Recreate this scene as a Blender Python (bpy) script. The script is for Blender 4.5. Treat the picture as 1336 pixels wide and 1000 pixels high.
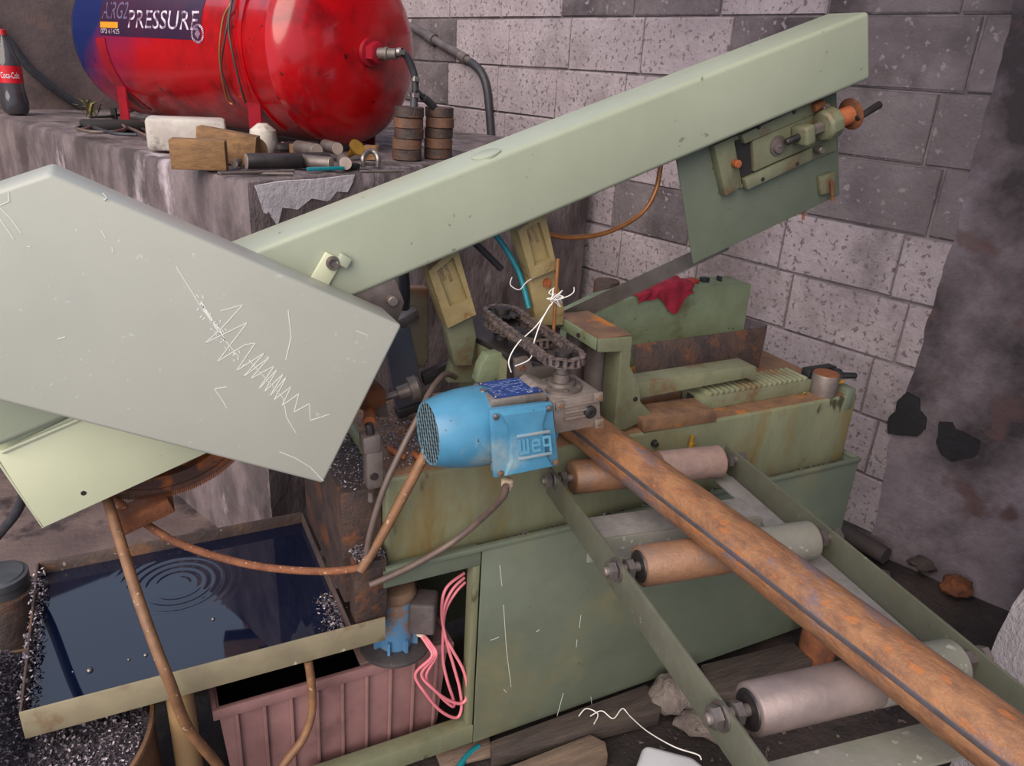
import bpy, bmesh, math, random
from mathutils import Vector, Matrix, noise
random.seed(7)
V = Vector
scene = bpy.context.scene
for o in list(bpy.data.objects): bpy.data.objects.remove(o)

# ------------------------------------------------------------------ camera
def unit(a): return V(a).normalized()
F = 1000.0
DN = unit((-148, 2422, 1000))
EX = V((2092, -285, 1000)); EX = (EX - DN * EX.dot(DN)).normalized()
UP = -DN
EY = UP.cross(EX)
if EY.z < 0: EY = -EY
CAM = V((0, 0, 1.5))
cd = bpy.data.cameras.new('camera'); cam = bpy.data.objects.new('camera', cd)
scene.collection.objects.link(cam); scene.camera = cam
cd.sensor_fit = 'HORIZONTAL'; cd.sensor_width = 36.0; cd.lens = 36.0 * F / 1336.0
cd.clip_start = 0.02; cd.clip_end = 100
right = V((EX.x, EY.x, UP.x)); down = V((EX.y, EY.y, UP.y)); fwd = V((EX.z, EY.z, UP.z))
rm = Matrix((right, -down, -fwd)).transposed()
cam.matrix_world = Matrix.Translation(CAM) @ rm.to_4x4()

# ------------------------------------------------------------------ light
world = bpy.data.worlds.new('world'); scene.world = world
world.use_nodes = True
wn = world.node_tree; wn.nodes.clear()
wo = wn.nodes.new('ShaderNodeOutputWorld'); wb = wn.nodes.new('ShaderNodeBackground')
wb.inputs['Color'].default_value = (0.66, 0.77, 0.98, 1); wb.inputs['Strength'].default_value = 0.62
wn.links.new(wb.outputs[0], wo.inputs[0])
sd = bpy.data.lights.new('sun', 'SUN'); sd.energy = 3.1; sd.angle = math.radians(60); sd.color = (1.0, 0.88, 0.76)
sun = bpy.data.objects.new('sun', sd); scene.collection.objects.link(sun)
sun.rotation_euler = V((0.68, 0.58, -0.60)).to_track_quat('-Z', 'Y').to_euler()
vs = scene.view_settings
vs.view_transform = 'Standard'; vs.look = 'None'; vs.gamma = 1.0; vs.use_curve_mapping = False
vs.exposure = 0.54

# ------------------------------------------------------------------ helpers
def ray(u, v):
    d = V((u - 668.0, v - 500.0, F)); return V((d.dot(EX), d.dot(EY), d.dot(UP)))
def pY(u, v, y): r = ray(u, v); return CAM + r * (y / r.y)
def pX(u, v, x): r = ray(u, v); return CAM + r * (x / r.x)
def pZ(u, v, z): r = ray(u, v); return CAM + r * ((z - 1.5) / r.z)

def lin(c):
    o = []
    for x in c[:3]:
        x = x / 255.0
        o.append(x / 12.92 if x <= 0.04045 else ((x + 0.055) / 1.055) ** 2.4)
    return (o[0], o[1], o[2], 1.0)

def mat(name, c1, c2=None, scale=6.0, rough=0.5, metal=0.0, c3=None, t3=(0.56, 0.66), scale3=4.0,
        bump=0.0, bscale=60.0, stretch=(1, 1, 1), spec=0.5, mixr=(0.35, 0.65), r3=None, c4=None, t4=(0.6, 0.64), scale4=30.0, coat=0.0, trans=0.0, grime=0.0):
    m = bpy.data.materials.new(name); m.use_nodes = True
    nt = m.node_tree; N = nt.nodes; L = nt.links
    b = N['Principled BSDF']
    b.inputs['Roughness'].default_value = rough; b.inputs['Metallic'].default_value = metal
    b.inputs['Specular IOR Level'].default_value = spec
    b.inputs['Coat Weight'].default_value = coat
    b.inputs['Transmission Weight'].default_value = trans
    geo = N.new('ShaderNodeNewGeometry')
    mp = N.new('ShaderNodeMapping'); mp.inputs['Scale'].default_value = stretch
    L.new(geo.outputs['Position'], mp.inputs['Vector'])
    def nz(s, det=6, w=0.6):
        n = N.new('ShaderNodeTexNoise'); n.inputs['Scale'].default_value = s; n.inputs['Detail'].default_value = det
        n.inputs['Roughness'].default_value = w
        L.new(mp.outputs[0], n.inputs['Vector']); return n.outputs['Fac']
    def rampf(f, a, c):
        r = N.new('ShaderNodeMapRange'); r.inputs['From Min'].default_value = a; r.inputs['From Max'].default_value = c
        L.new(f, r.inputs['Value']); return r.outputs['Result']
    def mix(fac, a, c):
        x = N.new('ShaderNodeMix'); x.data_type = 'RGBA'
        L.new(fac, x.inputs['Factor'])
        for sock, val in ((x.inputs['A'], a), (x.inputs['B'], c)):
            if isinstance(val, tuple): sock.default_value = val
            else: L.new(val, sock)
        return x.outputs['Result']
    col = lin(c1)
    if c2 is not None: col = mix(rampf(nz(scale), *mixr), lin(c1), lin(c2))
    if c3 is not None:
        f3 = rampf(nz(scale3, 8, 0.65), *t3)
        col = mix(f3, col, lin(c3))
        if r3 is not None:
            rr = N.new('ShaderNodeMapRange'); rr.inputs['To Min'].default_value = rough; rr.inputs['To Max'].default_value = r3
            L.new(f3, rr.inputs['Value']); L.new(rr.outputs['Result'], b.inputs['Roughness'])
    if c4 is not None: col = mix(rampf(nz(scale4, 4, 0.5), *t4), col, lin(c4))
    if grime > 0:
        g1 = rampf(nz(2.3, 10, 0.72), 0.30, 0.72); g2 = rampf(nz(19.0, 8, 0.7), 0.35, 0.70)
        mu = N.new('ShaderNodeMath'); mu.operation = 'MULTIPLY_ADD'; L.new(g1, mu.inputs[0]); mu.inputs[1].default_value = 0.55
        ad = N.new('ShaderNodeMath'); ad.operation = 'MULTIPLY'; L.new(g2, ad.inputs[0]); ad.inputs[1].default_value = 0.45
        L.new(ad.outputs[0], mu.inputs[2])
        sc = N.new('ShaderNodeMath'); sc.operation = 'MULTIPLY'; L.new(mu.outputs[0], sc.inputs[0]); sc.inputs[1].default_value = grime
        base = lin(c1); dk = tuple(x * y for x, y in zip(base[:3], (0.34, 0.28, 0.22))) + (1.0,)
        col = mix(sc.outputs[0], col, dk)
    if isinstance(col, tuple): b.inputs['Base Color'].default_value = col
    else: L.new(col, b.inputs['Base Color'])
    if bump > 0:
        bp = N.new('ShaderNodeBump'); bp.inputs['Strength'].default_value = bump; bp.inputs['Distance'].default_value = 0.016
        L.new(nz(bscale, 8, 0.65), bp.inputs['Height']); L.new(bp.outputs[0], b.inputs['Normal'])
    m['col_nodes'] = 1
    return m

ORIG = {}
def tag(o, label=None, cat=None, group=None, kind=None):
    if label: o['label'] = label
    if cat: o['category'] = cat
    if group: o['group'] = group
    if kind: o['kind'] = kind
    return o
def link(o, parent, worg):
    scene.collection.objects.link(o)
    ORIG[o.name] = worg.copy()
    if parent is not None:
        o.parent = parent; o.location = worg - ORIG[parent.name]
    else: o.location = worg
def thing(name, label, cat, loc, group=None):
    o = bpy.data.objects.new(name, None); o.empty_display_size = 0.05
    link(o, None, V(loc)); return tag(o, label, cat, group)

class MB:
    def __init__(s): s.v = []; s.f = []
    def add(s, vs_, fs):
        k = len(s.v); s.v += [V(p) for p in vs_]; s.f += [tuple(i + k for i in f) for f in fs]; return s
    def prism(s, poly, vec):
        n = len(poly); vec = V(vec); a = [V(p) for p in poly]
        return s.add(a + [p + vec for p in a], [tuple(range(n)), tuple(range(2 * n - 1, n - 1, -1))] +
                     [(i, (i + 1) % n, n + (i + 1) % n, n + i) for i in range(n)])
    def box(s, c, size, R=None):
        c = V(c); h = [x / 2 for x in size]; R = R or Matrix.Identity(3)
        vs_ = [c + R @ V((sx * h[0], sy * h[1], sz * h[2])) for sx in (-1, 1) for sy in (-1, 1) for sz in (-1, 1)]
        return s.add(vs_, [(0, 1, 3, 2), (4, 6, 7, 5), (0, 4, 5, 1), (2, 3, 7, 6), (0, 2, 6, 4), (1, 5, 7, 3)])
    def bb(s, p0, p1):
        p0 = V(p0); p1 = V(p1); return s.box((p0 + p1) / 2, [abs(x) for x in (p1 - p0)])
    def lathe(s, p, axis, prof, n=24, ref=None, closed=True):
        p = V(p); a = unit(axis); ref = V(ref) if ref else (V((0, 0, 1)) if abs(a.z) < 0.9 else V((1, 0, 0)))
        x = (ref - a * ref.dot(a)).normalized(); y = a.cross(x); k = len(s.v); m = len(prof)
        for t, r in prof:
            for i in range(n):
                th = 2 * math.pi * i / n; s.v.append(p + a * t + (x * math.cos(th) + y * math.sin(th)) * r)
        for j in range(m - 1):
            for i in range(n):
                s.f.append((k + j * n + i, k + j * n + (i + 1) % n, k + (j + 1) * n + (i + 1) % n, k + (j + 1) * n + i))
        if closed:
            s.f.append(tuple(k + i for i in range(n))[::-1]); s.f.append(tuple(k + (m - 1) * n + i for i in range(n)))
        return s
    def cyl(s, p0, p1, r0, r1=None, n=20):
        p0 = V(p0); p1 = V(p1); d = p1 - p0
        return s.lathe(p0, d, [(0, r0), (d.length, r0 if r1 is None else r1)], n)
    def tube(s, pts, r, n=8, sub=6, smooth=True):
        P = [V(p) for p in pts]
        if smooth and len(P) > 2: P = catmull(P, sub)
        k = len(s.v); m = len(P); up = None
        for j in range(m):
            t = (P[min(j + 1, m - 1)] - P[max(j - 1, 0)]).normalized()
            if up is None: up = V((0, 0, 1)) if abs(t.z) < 0.9 else V((1, 0, 0))
            x = (up - t * up.dot(t)).normalized(); y = t.cross(x); up = x
            rr = r[min(int(j * len(r) / m), len(r) - 1)] if isinstance(r, (list, tuple)) else r
            for i in range(n):
                th = 2 * math.pi * i / n; s.v.append(P[j] + (x * math.cos(th) + y * math.sin(th)) * rr)
        for j in range(m - 1):
            for i in range(n):
                s.f.append((k + j * n + i, k + j * n + (i + 1) % n, k + (j + 1) * n + (i + 1) % n, k + (j + 1) * n + i))
        s.f.append(tuple(k + i for i in range(n))[::-1]); s.f.append(tuple(k + (m - 1) * n + i for i in range(n)))
        return s
    def build(s, name, material, parent=None, bevel=0.0, seg=2, smooth=True, sharp=35, jitter=0.0, org=None, tri=False):
        bm = bmesh.new()
        bv = [bm.verts.new(p) for p in s.v]
        for f in s.f:
            try: bm.faces.new([bv[i] for i in f])
            except ValueError: pass
        bmesh.ops.recalc_face_normals(bm, faces=bm.faces[:])
        if bevel > 0:
            ed = [e for e in bm.edges if len(e.link_faces) == 2 and e.calc_face_angle(0) > math.radians(30)]
            if ed: bmesh.ops.bevel(bm, geom=ed, offset=bevel, segments=seg, profile=0.5, affect='EDGES', clamp_overlap=True)
        if jitter > 0:
            for v in bm.verts:
                nn = noise.noise_vector(v.co * 23.0); v.co += nn * jitter
        for f in bm.faces: f.smooth = smooth
        for e in bm.edges:
            if len(e.link_faces) == 2 and e.calc_face_angle(0) > math.radians(sharp): e.smooth = False
        xs = [v.co for v in bm.verts]
        if org is None:
            lo = V([min(p[i] for p in xs) for i in range(3)]); hi = V([max(p[i] for p in xs) for i in range(3)])
            org = V(((lo.x + hi.x) / 2, (lo.y + hi.y) / 2, lo.z))
        org = V(org)
        for v in bm.verts: v.co -= org
        me = bpy.data.meshes.new(name); bm.to_mesh(me); bm.free()
        me.materials.append(material)
        o = bpy.data.objects.new(name, me); link(o, parent, org)
        return o

def catmull(P, sub):
    Q = []
    for i in range(len(P) - 1):
        a = P[max(i - 1, 0)]; b = P[i]; c = P[i + 1]; d = P[min(i + 2, len(P) - 1)]
        for k in range(sub):
            t = k / sub
            Q.append(0.5 * ((2 * b) + (c - a) * t + (2 * a - 5 * b + 4 * c - d) * t * t + (3 * b - a - 3 * c + d) * t ** 3))
    Q.append(P[-1]); return Q

def box(name, p0, p1, m, parent=None, bevel=0.002, **k): return MB().bb(p0, p1).build(name, m, parent, bevel, **k)
def cyl(name, p0, p1, r, m, parent=None, r1=None, n=20, bevel=0.0, **k): return MB().cyl(p0, p1, r, r1, n).build(name, m, parent, bevel, **k)
def tube(name, pts, r, m, parent=None, n=8, sub=6, **k): return MB().tube(pts, r, n, sub).build(name, m, parent, sharp=75, **k)
def polyY(name, px, y, depth, m, parent=None, bevel=0.002, **k):
    return MB().prism([pY(u, v, y) for u, v in px], (0, depth, 0)).build(name, m, parent, bevel, **k)
def bolt(name, p, axis, r, h, m, parent, n=6):
    a = unit(axis); p = V(p)
    return MB().lathe(p, a, [(0, r * 1.25), (h * 0.18, r * 1.25)], 16).lathe(p + a * h * 0.18, a, [(0, r), (h * 0.75, r), (h * 0.82, r * 0.86)], n).build(name, m, parent)
def text2d(body, size):
    c = bpy.data.curves.new('t', 'FONT'); c.body = body; c.size = size; c.align_x = 'LEFT'; c.resolution_u = 3
    o = bpy.data.objects.new('t', c); scene.collection.objects.link(o)
    dg = bpy.context.evaluated_depsgraph_get(); dg.update()
    me = bpy.data.meshes.new_from_object(o.evaluated_get(dg))
    vs_ = [v.co.copy() for v in me.vertices]; fs = [tuple(p.vertices) for p in me.polygons]
    bpy.data.objects.remove(o); bpy.data.curves.remove(c); bpy.data.meshes.remove(me)
    return vs_, fs
def textobj(name, body, size, fn, m, parent):
    vs_, fs = text2d(body, size); b = MB(); b.add([fn(p.x, p.y) for p in vs_], fs)
    return b.build(name, m, parent, smooth=False)
def copy_tree(o, delta, parent=None):
    c = o.copy(); scene.collection.objects.link(c)
    ORIG[c.name] = ORIG[o.name] + V(delta)
    c.parent = parent
    c.location = ORIG[c.name] - (ORIG[parent.name] if parent else V((0, 0, 0)))
    for ch in o.children: copy_tree(ch, delta, c)
    return c

# ------------------------------------------------------------------ materials
PAINT_BEAM = mat('paint_beam', (163, 168, 148), (153, 160, 140), 3, 0.38, c4=(120, 128, 108), t4=(0.70, 0.74), scale4=45, bump=0.05, bscale=250, grime=0.12)
PAINT_GREY = mat('paint_grey', (178, 177, 166), (170, 171, 160), 2.5, 0.42, c4=(190, 194, 184), t4=(0.68, 0.75), scale4=80, bump=0.05, bscale=250, grime=0.06)
PAINT_LIGHT = mat('paint_light', (206, 208, 178), (196, 200, 170), 4, 0.4, c4=(120, 110, 90), t4=(0.72, 0.76), scale4=70, grime=0.08)
PAINT_BASE = mat('paint_base', (104, 112, 97), (93, 101, 88), 4, 0.45, c3=(120, 116, 88), t3=(0.54, 0.72), scale3=2.5, bump=0.06, bscale=120, c4=(80, 85, 70), t4=(0.68, 0.75), scale4=60, grime=0.3)
PAINT_BED = mat('paint_bed', (128, 130, 104), (110, 116, 94), 7, 0.45, c3=(120, 100, 58), t3=(0.52, 0.66), scale3=5, stretch=(1, 1, 0.35), bump=0.1, bscale=90, c4=(60, 58, 44), t4=(0.66, 0.72), scale4=28, grime=0.5)
PAINT_VISE = mat('paint_vise', (124, 126, 100), (108, 112, 90), 12, 0.5, c3=(112, 84, 58), t3=(0.55, 0.68), scale3=12, bump=0.15, bscale=90, grime=0.55)
PAINT_JADE = mat('paint_jade', (126, 140, 112), (114, 124, 98), 12, 0.5, c3=(96, 92, 64), t3=(0.54, 0.68), scale3=9, bump=0.15, bscale=90, c4=(52, 60, 42), t4=(0.66, 0.7), scale4=70, grime=0.4)
PAINT_YELLOW = mat('paint_olive', (158, 142, 98), (140, 122, 84), 20, 0.5, c3=(112, 74, 40), t3=(0.58, 0.68), scale3=20, bump=0.15, bscale=90, grime=0.4)
RUST_TOP = mat('rust_top', (128, 96, 70), (96, 72, 58), 18, 0.6, c3=(170, 104, 40), t3=(0.58, 0.66), scale3=10, bump=0.25, bscale=80)
RUST = mat('rust', (128, 74, 40), (92, 54, 36), 25, 0.8, bump=0.4, bscale=120)
RUST_ORANGE = mat('rust_orange', (164, 92, 48), (140, 74, 42), 25, 0.75, bump=0.3, bscale=120)
RUST_DARK = mat('rust_dark', (76, 56, 48), (48, 40, 40), 20, 0.6, c3=(104, 62, 36), t3=(0.55, 0.65), scale3=14, bump=0.35, bscale=90)
PIPE = mat('pipe_rust', (164, 116, 80), (126, 88, 66), 45, 0.42, metal=0.1, mixr=(0.38, 0.62), c3=(120, 104, 110), t3=(0.52, 0.60), scale3=10, stretch=(1, 0.45, 1), bump=0.35, bscale=160, r3=0.3, c4=(172, 106, 60), t4=(0.60, 0.68), scale4=70, grime=0.3)
SEAM = mat('weld_seam', (112, 102, 104), (92, 84, 86), 30, 0.4, metal=0.5)
STEEL = mat('steel', (150, 142, 138), (120, 112, 110), 25, 0.35, metal=0.8, bump=0.1)
STEEL_DULL = mat('steel_dull', (128, 118, 114), (104, 94, 90), 25, 0.5, metal=0.45, bump=0.12, grime=0.35)
STEEL_DARK = mat('steel_dark', (66, 60, 60), (48, 44, 46), 30, 0.45, metal=0.5, bump=0.15)
BLADE = mat('blade_steel', (128, 118, 110), (104, 94, 86), 12, 0.35, metal=0.6)
ALU = mat('aluminium', (172, 160, 152), (140, 128, 122), 30, 0.4, metal=0.55, bump=0.12, bscale=150, grime=0.4)
ROLLER_RUST = mat('roller_rust', (150, 110, 82), (116, 92, 80), 16, 0.5, metal=0.2, c3=(120, 108, 108), t3=(0.48, 0.6), scale3=8, bump=0.2, bscale=100, grime=0.4)
ROLLER_GREY = mat('roller_grey', (140, 124, 120), (118, 104, 102), 14, 0.45, metal=0.35, c4=(190, 140, 60), t4=(0.70, 0.74), scale4=22, bump=0.1)
DUSTY = mat('dusty_paint', (124, 124, 112), (136, 132, 126), 14, 0.65, c4=(160, 164, 154), t4=(0.64, 0.68), scale4=60, bump=0.15, grime=0.35)
CONV = mat('conveyor_paint', (92, 94, 80), (106, 106, 92), 10, 0.45, c3=(110, 100, 78), t3=(0.58, 0.7), scale3=9, bump=0.1, c4=(140, 150, 130), t4=(0.70, 0.74), scale4=60, grime=0.4)
DUST = mat('dust_grey', (136, 130, 128), (118, 114, 112), 40, 0.8, bump=0.2, bscale=300)
BLUE = mat('motor_blue', (78, 142, 176), (66, 124, 158), 10, 0.35, c3=(140, 160, 165), t3=(0.56, 0.72), scale3=9, c4=(60, 58, 60), t4=(0.71, 0.74), scale4=60, grime=0.25)
BLUE_DIRTY = mat('pump_blue', (64, 122, 170), (96, 124, 144), 14, 0.5, c3=(128, 96, 74), t3=(0.52, 0.62), scale3=14, bump=0.15)
NAVY = mat('nameplate_blue', (30, 62, 130), (24, 50, 108), 30, 0.35)
WHITE_PRINT = mat('white_print', (214, 218, 222), rough=0.6)
BLACK = mat('black_plastic', (26, 26, 28), (36, 36, 38), 20, 0.45)
DARKVOID = mat('dark_grey', (30, 28, 28), (40, 36, 34), 10, 0.8)
RUBBER = mat('rubber_black', (44, 44, 50), (56, 54, 58), 40, 0.5, bump=0.1, bscale=300)
BRAID = mat('rubber_braid', (74, 74, 82), (50, 50, 56), 220, 0.5)
HOSE_BROWN = mat('hose_brown', (134, 96, 66), (112, 80, 58), 30, 0.55, c4=(170, 140, 110), t4=(0.66, 0.70), scale4=90, bump=0.2)
HOSE_RUST = mat('hose_rust', (140, 88, 58), (112, 66, 44), 40, 0.7, c4=(196, 160, 130), t4=(0.64, 0.68), scale4=160, bump=0.4, bscale=200)
CABLE_GREY = mat('cable_grey', (104, 86, 78), (88, 74, 70), 30, 0.5)
PINK = mat('pink_cable', (222, 128, 140), (210, 116, 128), 20, 0.45)
TEAL = mat('teal_tube', (28, 128, 138), (22, 108, 122), 20, 0.3)
WIRE_W = mat('white_wire', (222, 218, 214), rough=0.4)
WIRE_D = mat('dark_wire', (62, 50, 46), rough=0.5)
COPPER = mat('copper_tube', (164, 112, 68), (142, 92, 56), 30, 0.35, metal=0.5)
CHAIN = mat('chain_steel', (132, 116, 112), (86, 76, 74), 90, 0.35, metal=0.5)
TANK_RED = mat('tank_red', (186, 8, 18), (168, 8, 18), 4, 0.22, c3=(66, 8, 16), t3=(0.52, 0.72), scale3=4.0, spec=0.5, coat=0.3, c4=(60, 14, 18), t4=(0.69, 0.74), scale4=26, grime=0.45)
TANK_BAND = mat('tank_band_red', (150, 18, 34), (120, 14, 28), 8, 0.4)
LABEL_DARK = mat('tank_sticker', (44, 22, 52), (60, 22, 48), 12, 0.4)
LABEL_WHITE = mat('sticker_white', (200, 190, 200), (120, 96, 120), 30, 0.5, mixr=(0.48, 0.56))
LABEL_GREY = mat('sticker_grey', (96, 84, 110), rough=0.5)
LABEL_YEL = mat('sticker_yellow', (206, 140, 30), rough=0.5)
COKE_RED = mat('label_red', (196, 20, 34), rough=0.4)
COLA = mat('cola', (20, 12, 12), rough=0.1)
PET = mat('bottle_plastic', (118, 112, 118), rough=0.12, trans=0.75)
WOOD = mat('wood_old', (150, 112, 72), (112, 82, 54), 16, 0.75, stretch=(1, 3, 3), bump=0.25, bscale=60, c3=(84, 64, 46), t3=(0.55, 0.68), scale3=9, grime=0.3)
WOOD_DARK = mat('wood_dark', (78, 66, 60), (54, 46, 44), 14, 0.8, stretch=(0.5, 3, 3), bump=0.4, bscale=50)
WOOD_GREY = mat('wood_grey', (128, 108, 92), (98, 82, 72), 14, 0.8, stretch=(0.5, 3, 3), bump=0.3, bscale=50)
ALUBOX = mat('cast_box', (196, 188, 178), (170, 160, 152), 16, 0.5, c3=(120, 110, 104), t3=(0.58, 0.7), scale3=12, bump=0.1)
CUTFACE = mat('cut_steel', (196, 178, 166), (176, 158, 146), 40, 0.4, metal=0.4)
BRASS = mat('brass', (196, 150, 60), (160, 116, 48), 30, 0.35, metal=0.6)
CLOTH = mat('red_cloth', (150, 26, 50), (122, 20, 40), 30, 0.9, bump=0.3, bscale=200)
REDKNOB = mat('red_knob', (150, 44, 40), rough=0.4)
BIN = mat('bin_plastic', (152, 114, 112), (134, 98, 98), 12, 0.6, c3=(110, 82, 80), t3=(0.55, 0.7), scale3=6, bump=0.08, bscale=200, grime=0.3)
LUMP = mat('cement_lump', (132, 120, 114), (98, 88, 84), 14, 0.95, bump=1.0, bscale=40)
JUG = mat('white_plastic', (214, 214, 220), (198, 198, 206), 8, 0.4)
SWARF = mat('swarf_chips', (150, 140, 148), (96, 88, 94), 200, 0.4, metal=0.6)
SWARF_BED = mat('swarf_bed', (98, 88, 96), (66, 60, 66), 90, 0.5, metal=0.4, bump=0.8, bscale=160)
LEAF = mat('weed_leaf', (92, 96, 52), (120, 104, 60), 20, 0.6)
TIN = mat('tin_lid', (92, 94, 98), (72, 74, 78), 14, 0.5, metal=0.4)
OIL = mat('used_coolant', (10, 19, 42), rough=0.03, spec=0.9)  # blue of the reflected sky is tinted into the base colour
OILW = mat('bin_coolant', (8, 8, 9), rough=0.05, spec=0.3)

# ------------------------------------------------------------------ setting
BLOCK = mat('block_concrete', (176, 164, 170), (154, 142, 148), 5, 0.95, c3=(96, 86, 90), t3=(0.54, 0.72), scale3=1.6, bump=0.55, bscale=55, c4=(112, 102, 106), t4=(0.58, 0.64), scale4=60, grime=0.35)
BLOCK_D = mat('block_sooty', (128, 118, 122), (104, 95, 100), 5, 0.95, c3=(70, 62, 68), t3=(0.48, 0.66), scale3=2.2, bump=0.6, bscale=55, c4=(150, 140, 144), t4=(0.62, 0.68), scale4=40, grime=0.35)
MORTAR = mat('mortar', (132, 122, 124), (96, 88, 92), 10, 0.95, bump=0.4, bscale=60)
PLASTER = mat('plaster_old', (140, 128, 136), (118, 108, 116), 5, 0.95, c3=(54, 48, 54), t3=(0.45, 0.62), scale3=1.5, bump=0.6, bscale=26, c4=(92, 70, 72), t4=(0.60, 0.70), scale4=7, grime=0.4)
PLASTER_BR = mat('plaster_brown', (112, 94, 90), (90, 76, 76), 5, 0.95, c3=(74, 62, 64), t3=(0.5, 0.66), scale3=2.4, bump=0.3, bscale=40, c4=(124, 96, 84), t4=(0.58, 0.80), scale4=4)
TAR = mat('tar_stain', (22, 20, 24), (30, 28, 34), 30, 0.8, bump=0.3)
LEDGE = mat('ledge_concrete', (134, 120, 122), (96, 84, 88), 9, 0.95, c3=(190, 176, 182), t3=(0.59, 0.66), scale3=3.6, stretch=(1, 1, 0.5), bump=0.8, bscale=40, c4=(74, 64, 66), t4=(0.54, 0.66), scale4=6, mixr=(0.40, 0.60), grime=0.45)
LEDGE_TOP = mat('ledge_top', (112, 100, 100), (90, 80, 82), 7, 0.95, bump=0.5, bscale=45)
WHITE_PL = mat('white_plaster', (216, 208, 214), (190, 182, 188), 20, 0.95, bump=0.5, bscale=45)
PIER = mat('pier_render', (182, 172, 176), (164, 154, 158), 12, 0.95, bump=1.0, bscale=70)
FLOOR = mat('floor_dirt', (58, 48, 46), (40, 34, 34), 4, 0.8, c3=(76, 62, 58), t3=(0.52, 0.66), scale3=2.2, bump=0.6, bscale=40, c4=(40, 34, 36), t4=(0.56, 0.64), scale4=7, r3=0.45)

# floor with uneven earth
def floor():
    b = MB(); n = 90; x0, x1, y0, y1 = -3.0, 4.5, -1.5, 5.6
    for j in range(n + 1):
        for i in range(n + 1):
            x = x0 + (x1 - x0) * i / n; y = y0 + (y1 - y0) * j / n
            z = 0.012 * noise.noise(V((x * 5, y * 5, 0))) - 0.012
            b.v.append(V((x, y, z)))
    for j in range(n):
        for i in range(n):
            k = j * (n + 1) + i; b.f.append((k, k + 1, k + n + 2, k + n + 1))
    tag(b.build('floor', FLOOR, None, org=(0, 0, 0)), 'dirt and concrete floor littered with debris', 'floor', kind='structure')
floor()

tag(MB().prism([V((-2.5, 1.66, -0.02)), V((0.45, 1.66, -0.02)), V((0.45, 2.2, -0.02)), V((-0.9, 4.6, -0.02)), V((-2.5, 4.6, -0.02))], (0, 0, 0.035)).build('floor_slab', mat('slab_wet', (128, 110, 104), (98, 84, 82), 5, 0.5, c3=(70, 62, 64), t3=(0.52, 0.62), scale3=6, bump=0.3, bscale=50, r3=0.2), None, 0.004), 'stained concrete floor slab behind the coolant tray', 'floor', kind='structure')

# block wall on the right, running away from the viewer
WA = math.radians(14); WD = V((-math.sin(WA), math.cos(WA), 0)); WN = V((-math.cos(WA), -math.sin(WA), 0)); WO = V((2.2, 1.6, 0))
def wpt(t, z, off=0.0): return WO + WD * t + WN * off + V((0, 0, z))
COURSE = 0.2075; Z0 = 0.048; BL = 0.41
wall = MB().prism([wpt(-0.19, 0, -0.001), wpt(3.6, 0, -0.001), wpt(3.6, 0, -0.16), wpt(-0.19, 0, -0.16)], (0, 0, 2.34)).build('wall_right', MORTAR)
tag(wall, 'grey concrete block wall behind the saw', 'wall', kind='structure')
proto = []
def block_mesh(l, h, seed, m):
    rnd = random.Random(seed); b = MB()
    j = lambda: rnd.uniform(-0.0025, 0.0025)
    hw, hh = l / 2, h / 2
    b.v = [V((sx * hw + j(), -0.004 + j() * 0.4, sz * hh + j())) for sx, sz in ((-1, -1), (1, -1), (1, 1), (-1, 1))]
    b.v += [V((sx * (hw - 0.004) + j(), -0.010 + j(), sz * (hh - 0.004) + j())) for sx, sz in ((-1, -1), (1, -1), (1, 1), (-1, 1))]
    b.v += [V((sx * hw, 0.06, sz * hh)) for sx, sz in ((-1, -1), (1, -1), (1, 1), (-1, 1))]
    b.f = [(4, 5, 6, 7)] + [(i, (i + 1) % 4, 4 + (i + 1) % 4, 4 + i) for i in range(4)] + [(8 + i, 8 + (i + 1) % 4, (i + 1) % 4, i) for i in range(4)] + [(11, 10, 9, 8)]
    bm = bmesh.new(); bv = [bm.verts.new(p) for p in b.v]
    for f in b.f: bm.faces.new([bv[i] for i in f])
    bmesh.ops.recalc_face_normals(bm, faces=bm.faces[:])
    me = bpy.data.meshes.new('block'); bm.to_mesh(me); bm.free(); me.materials.append(m); return me
MESH = {}
def get_block(l, dark, k):
    key = (round(l, 2), dark, k)
    if key not in MESH: MESH[key] = block_mesh(l - 0.008, COURSE - 0.008, hash(key) % 1000, BLOCK_D if dark else BLOCK)
    return MESH[key]
rb = random.Random(3)
for c in range(11):
    off = 0.0 if c % 2 == 0 else 0.345 - BL
    edges = [-0.185]
    t = off - BL
    while t < 3.6:
        if t > -0.185 + 0.08: edges.append(t)
        t += BL
    edges.append(3.6)
    zc = Z0 + COURSE * (c + 0.5)
    for a, b_ in zip(edges, edges[1:]):
        l = b_ - a
        if l < 0.05: continue
        dark = rb.random() < (0.8 if (c >= 6 and a < 0.3) else 0.45 if (c >= 5 and a < 0.9) else 0.14)
        o = bpy.data.objects.new('block', get_block(l, dark, rb.randrange(3)))
        p = wpt((a + b_) / 2, zc)
        o.rotation_euler = (0, 0, math.atan2(-WD.y, -WD.x)) if False else (0, 0, WA + math.pi * 1.5)
        link(o, wall, p)
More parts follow.
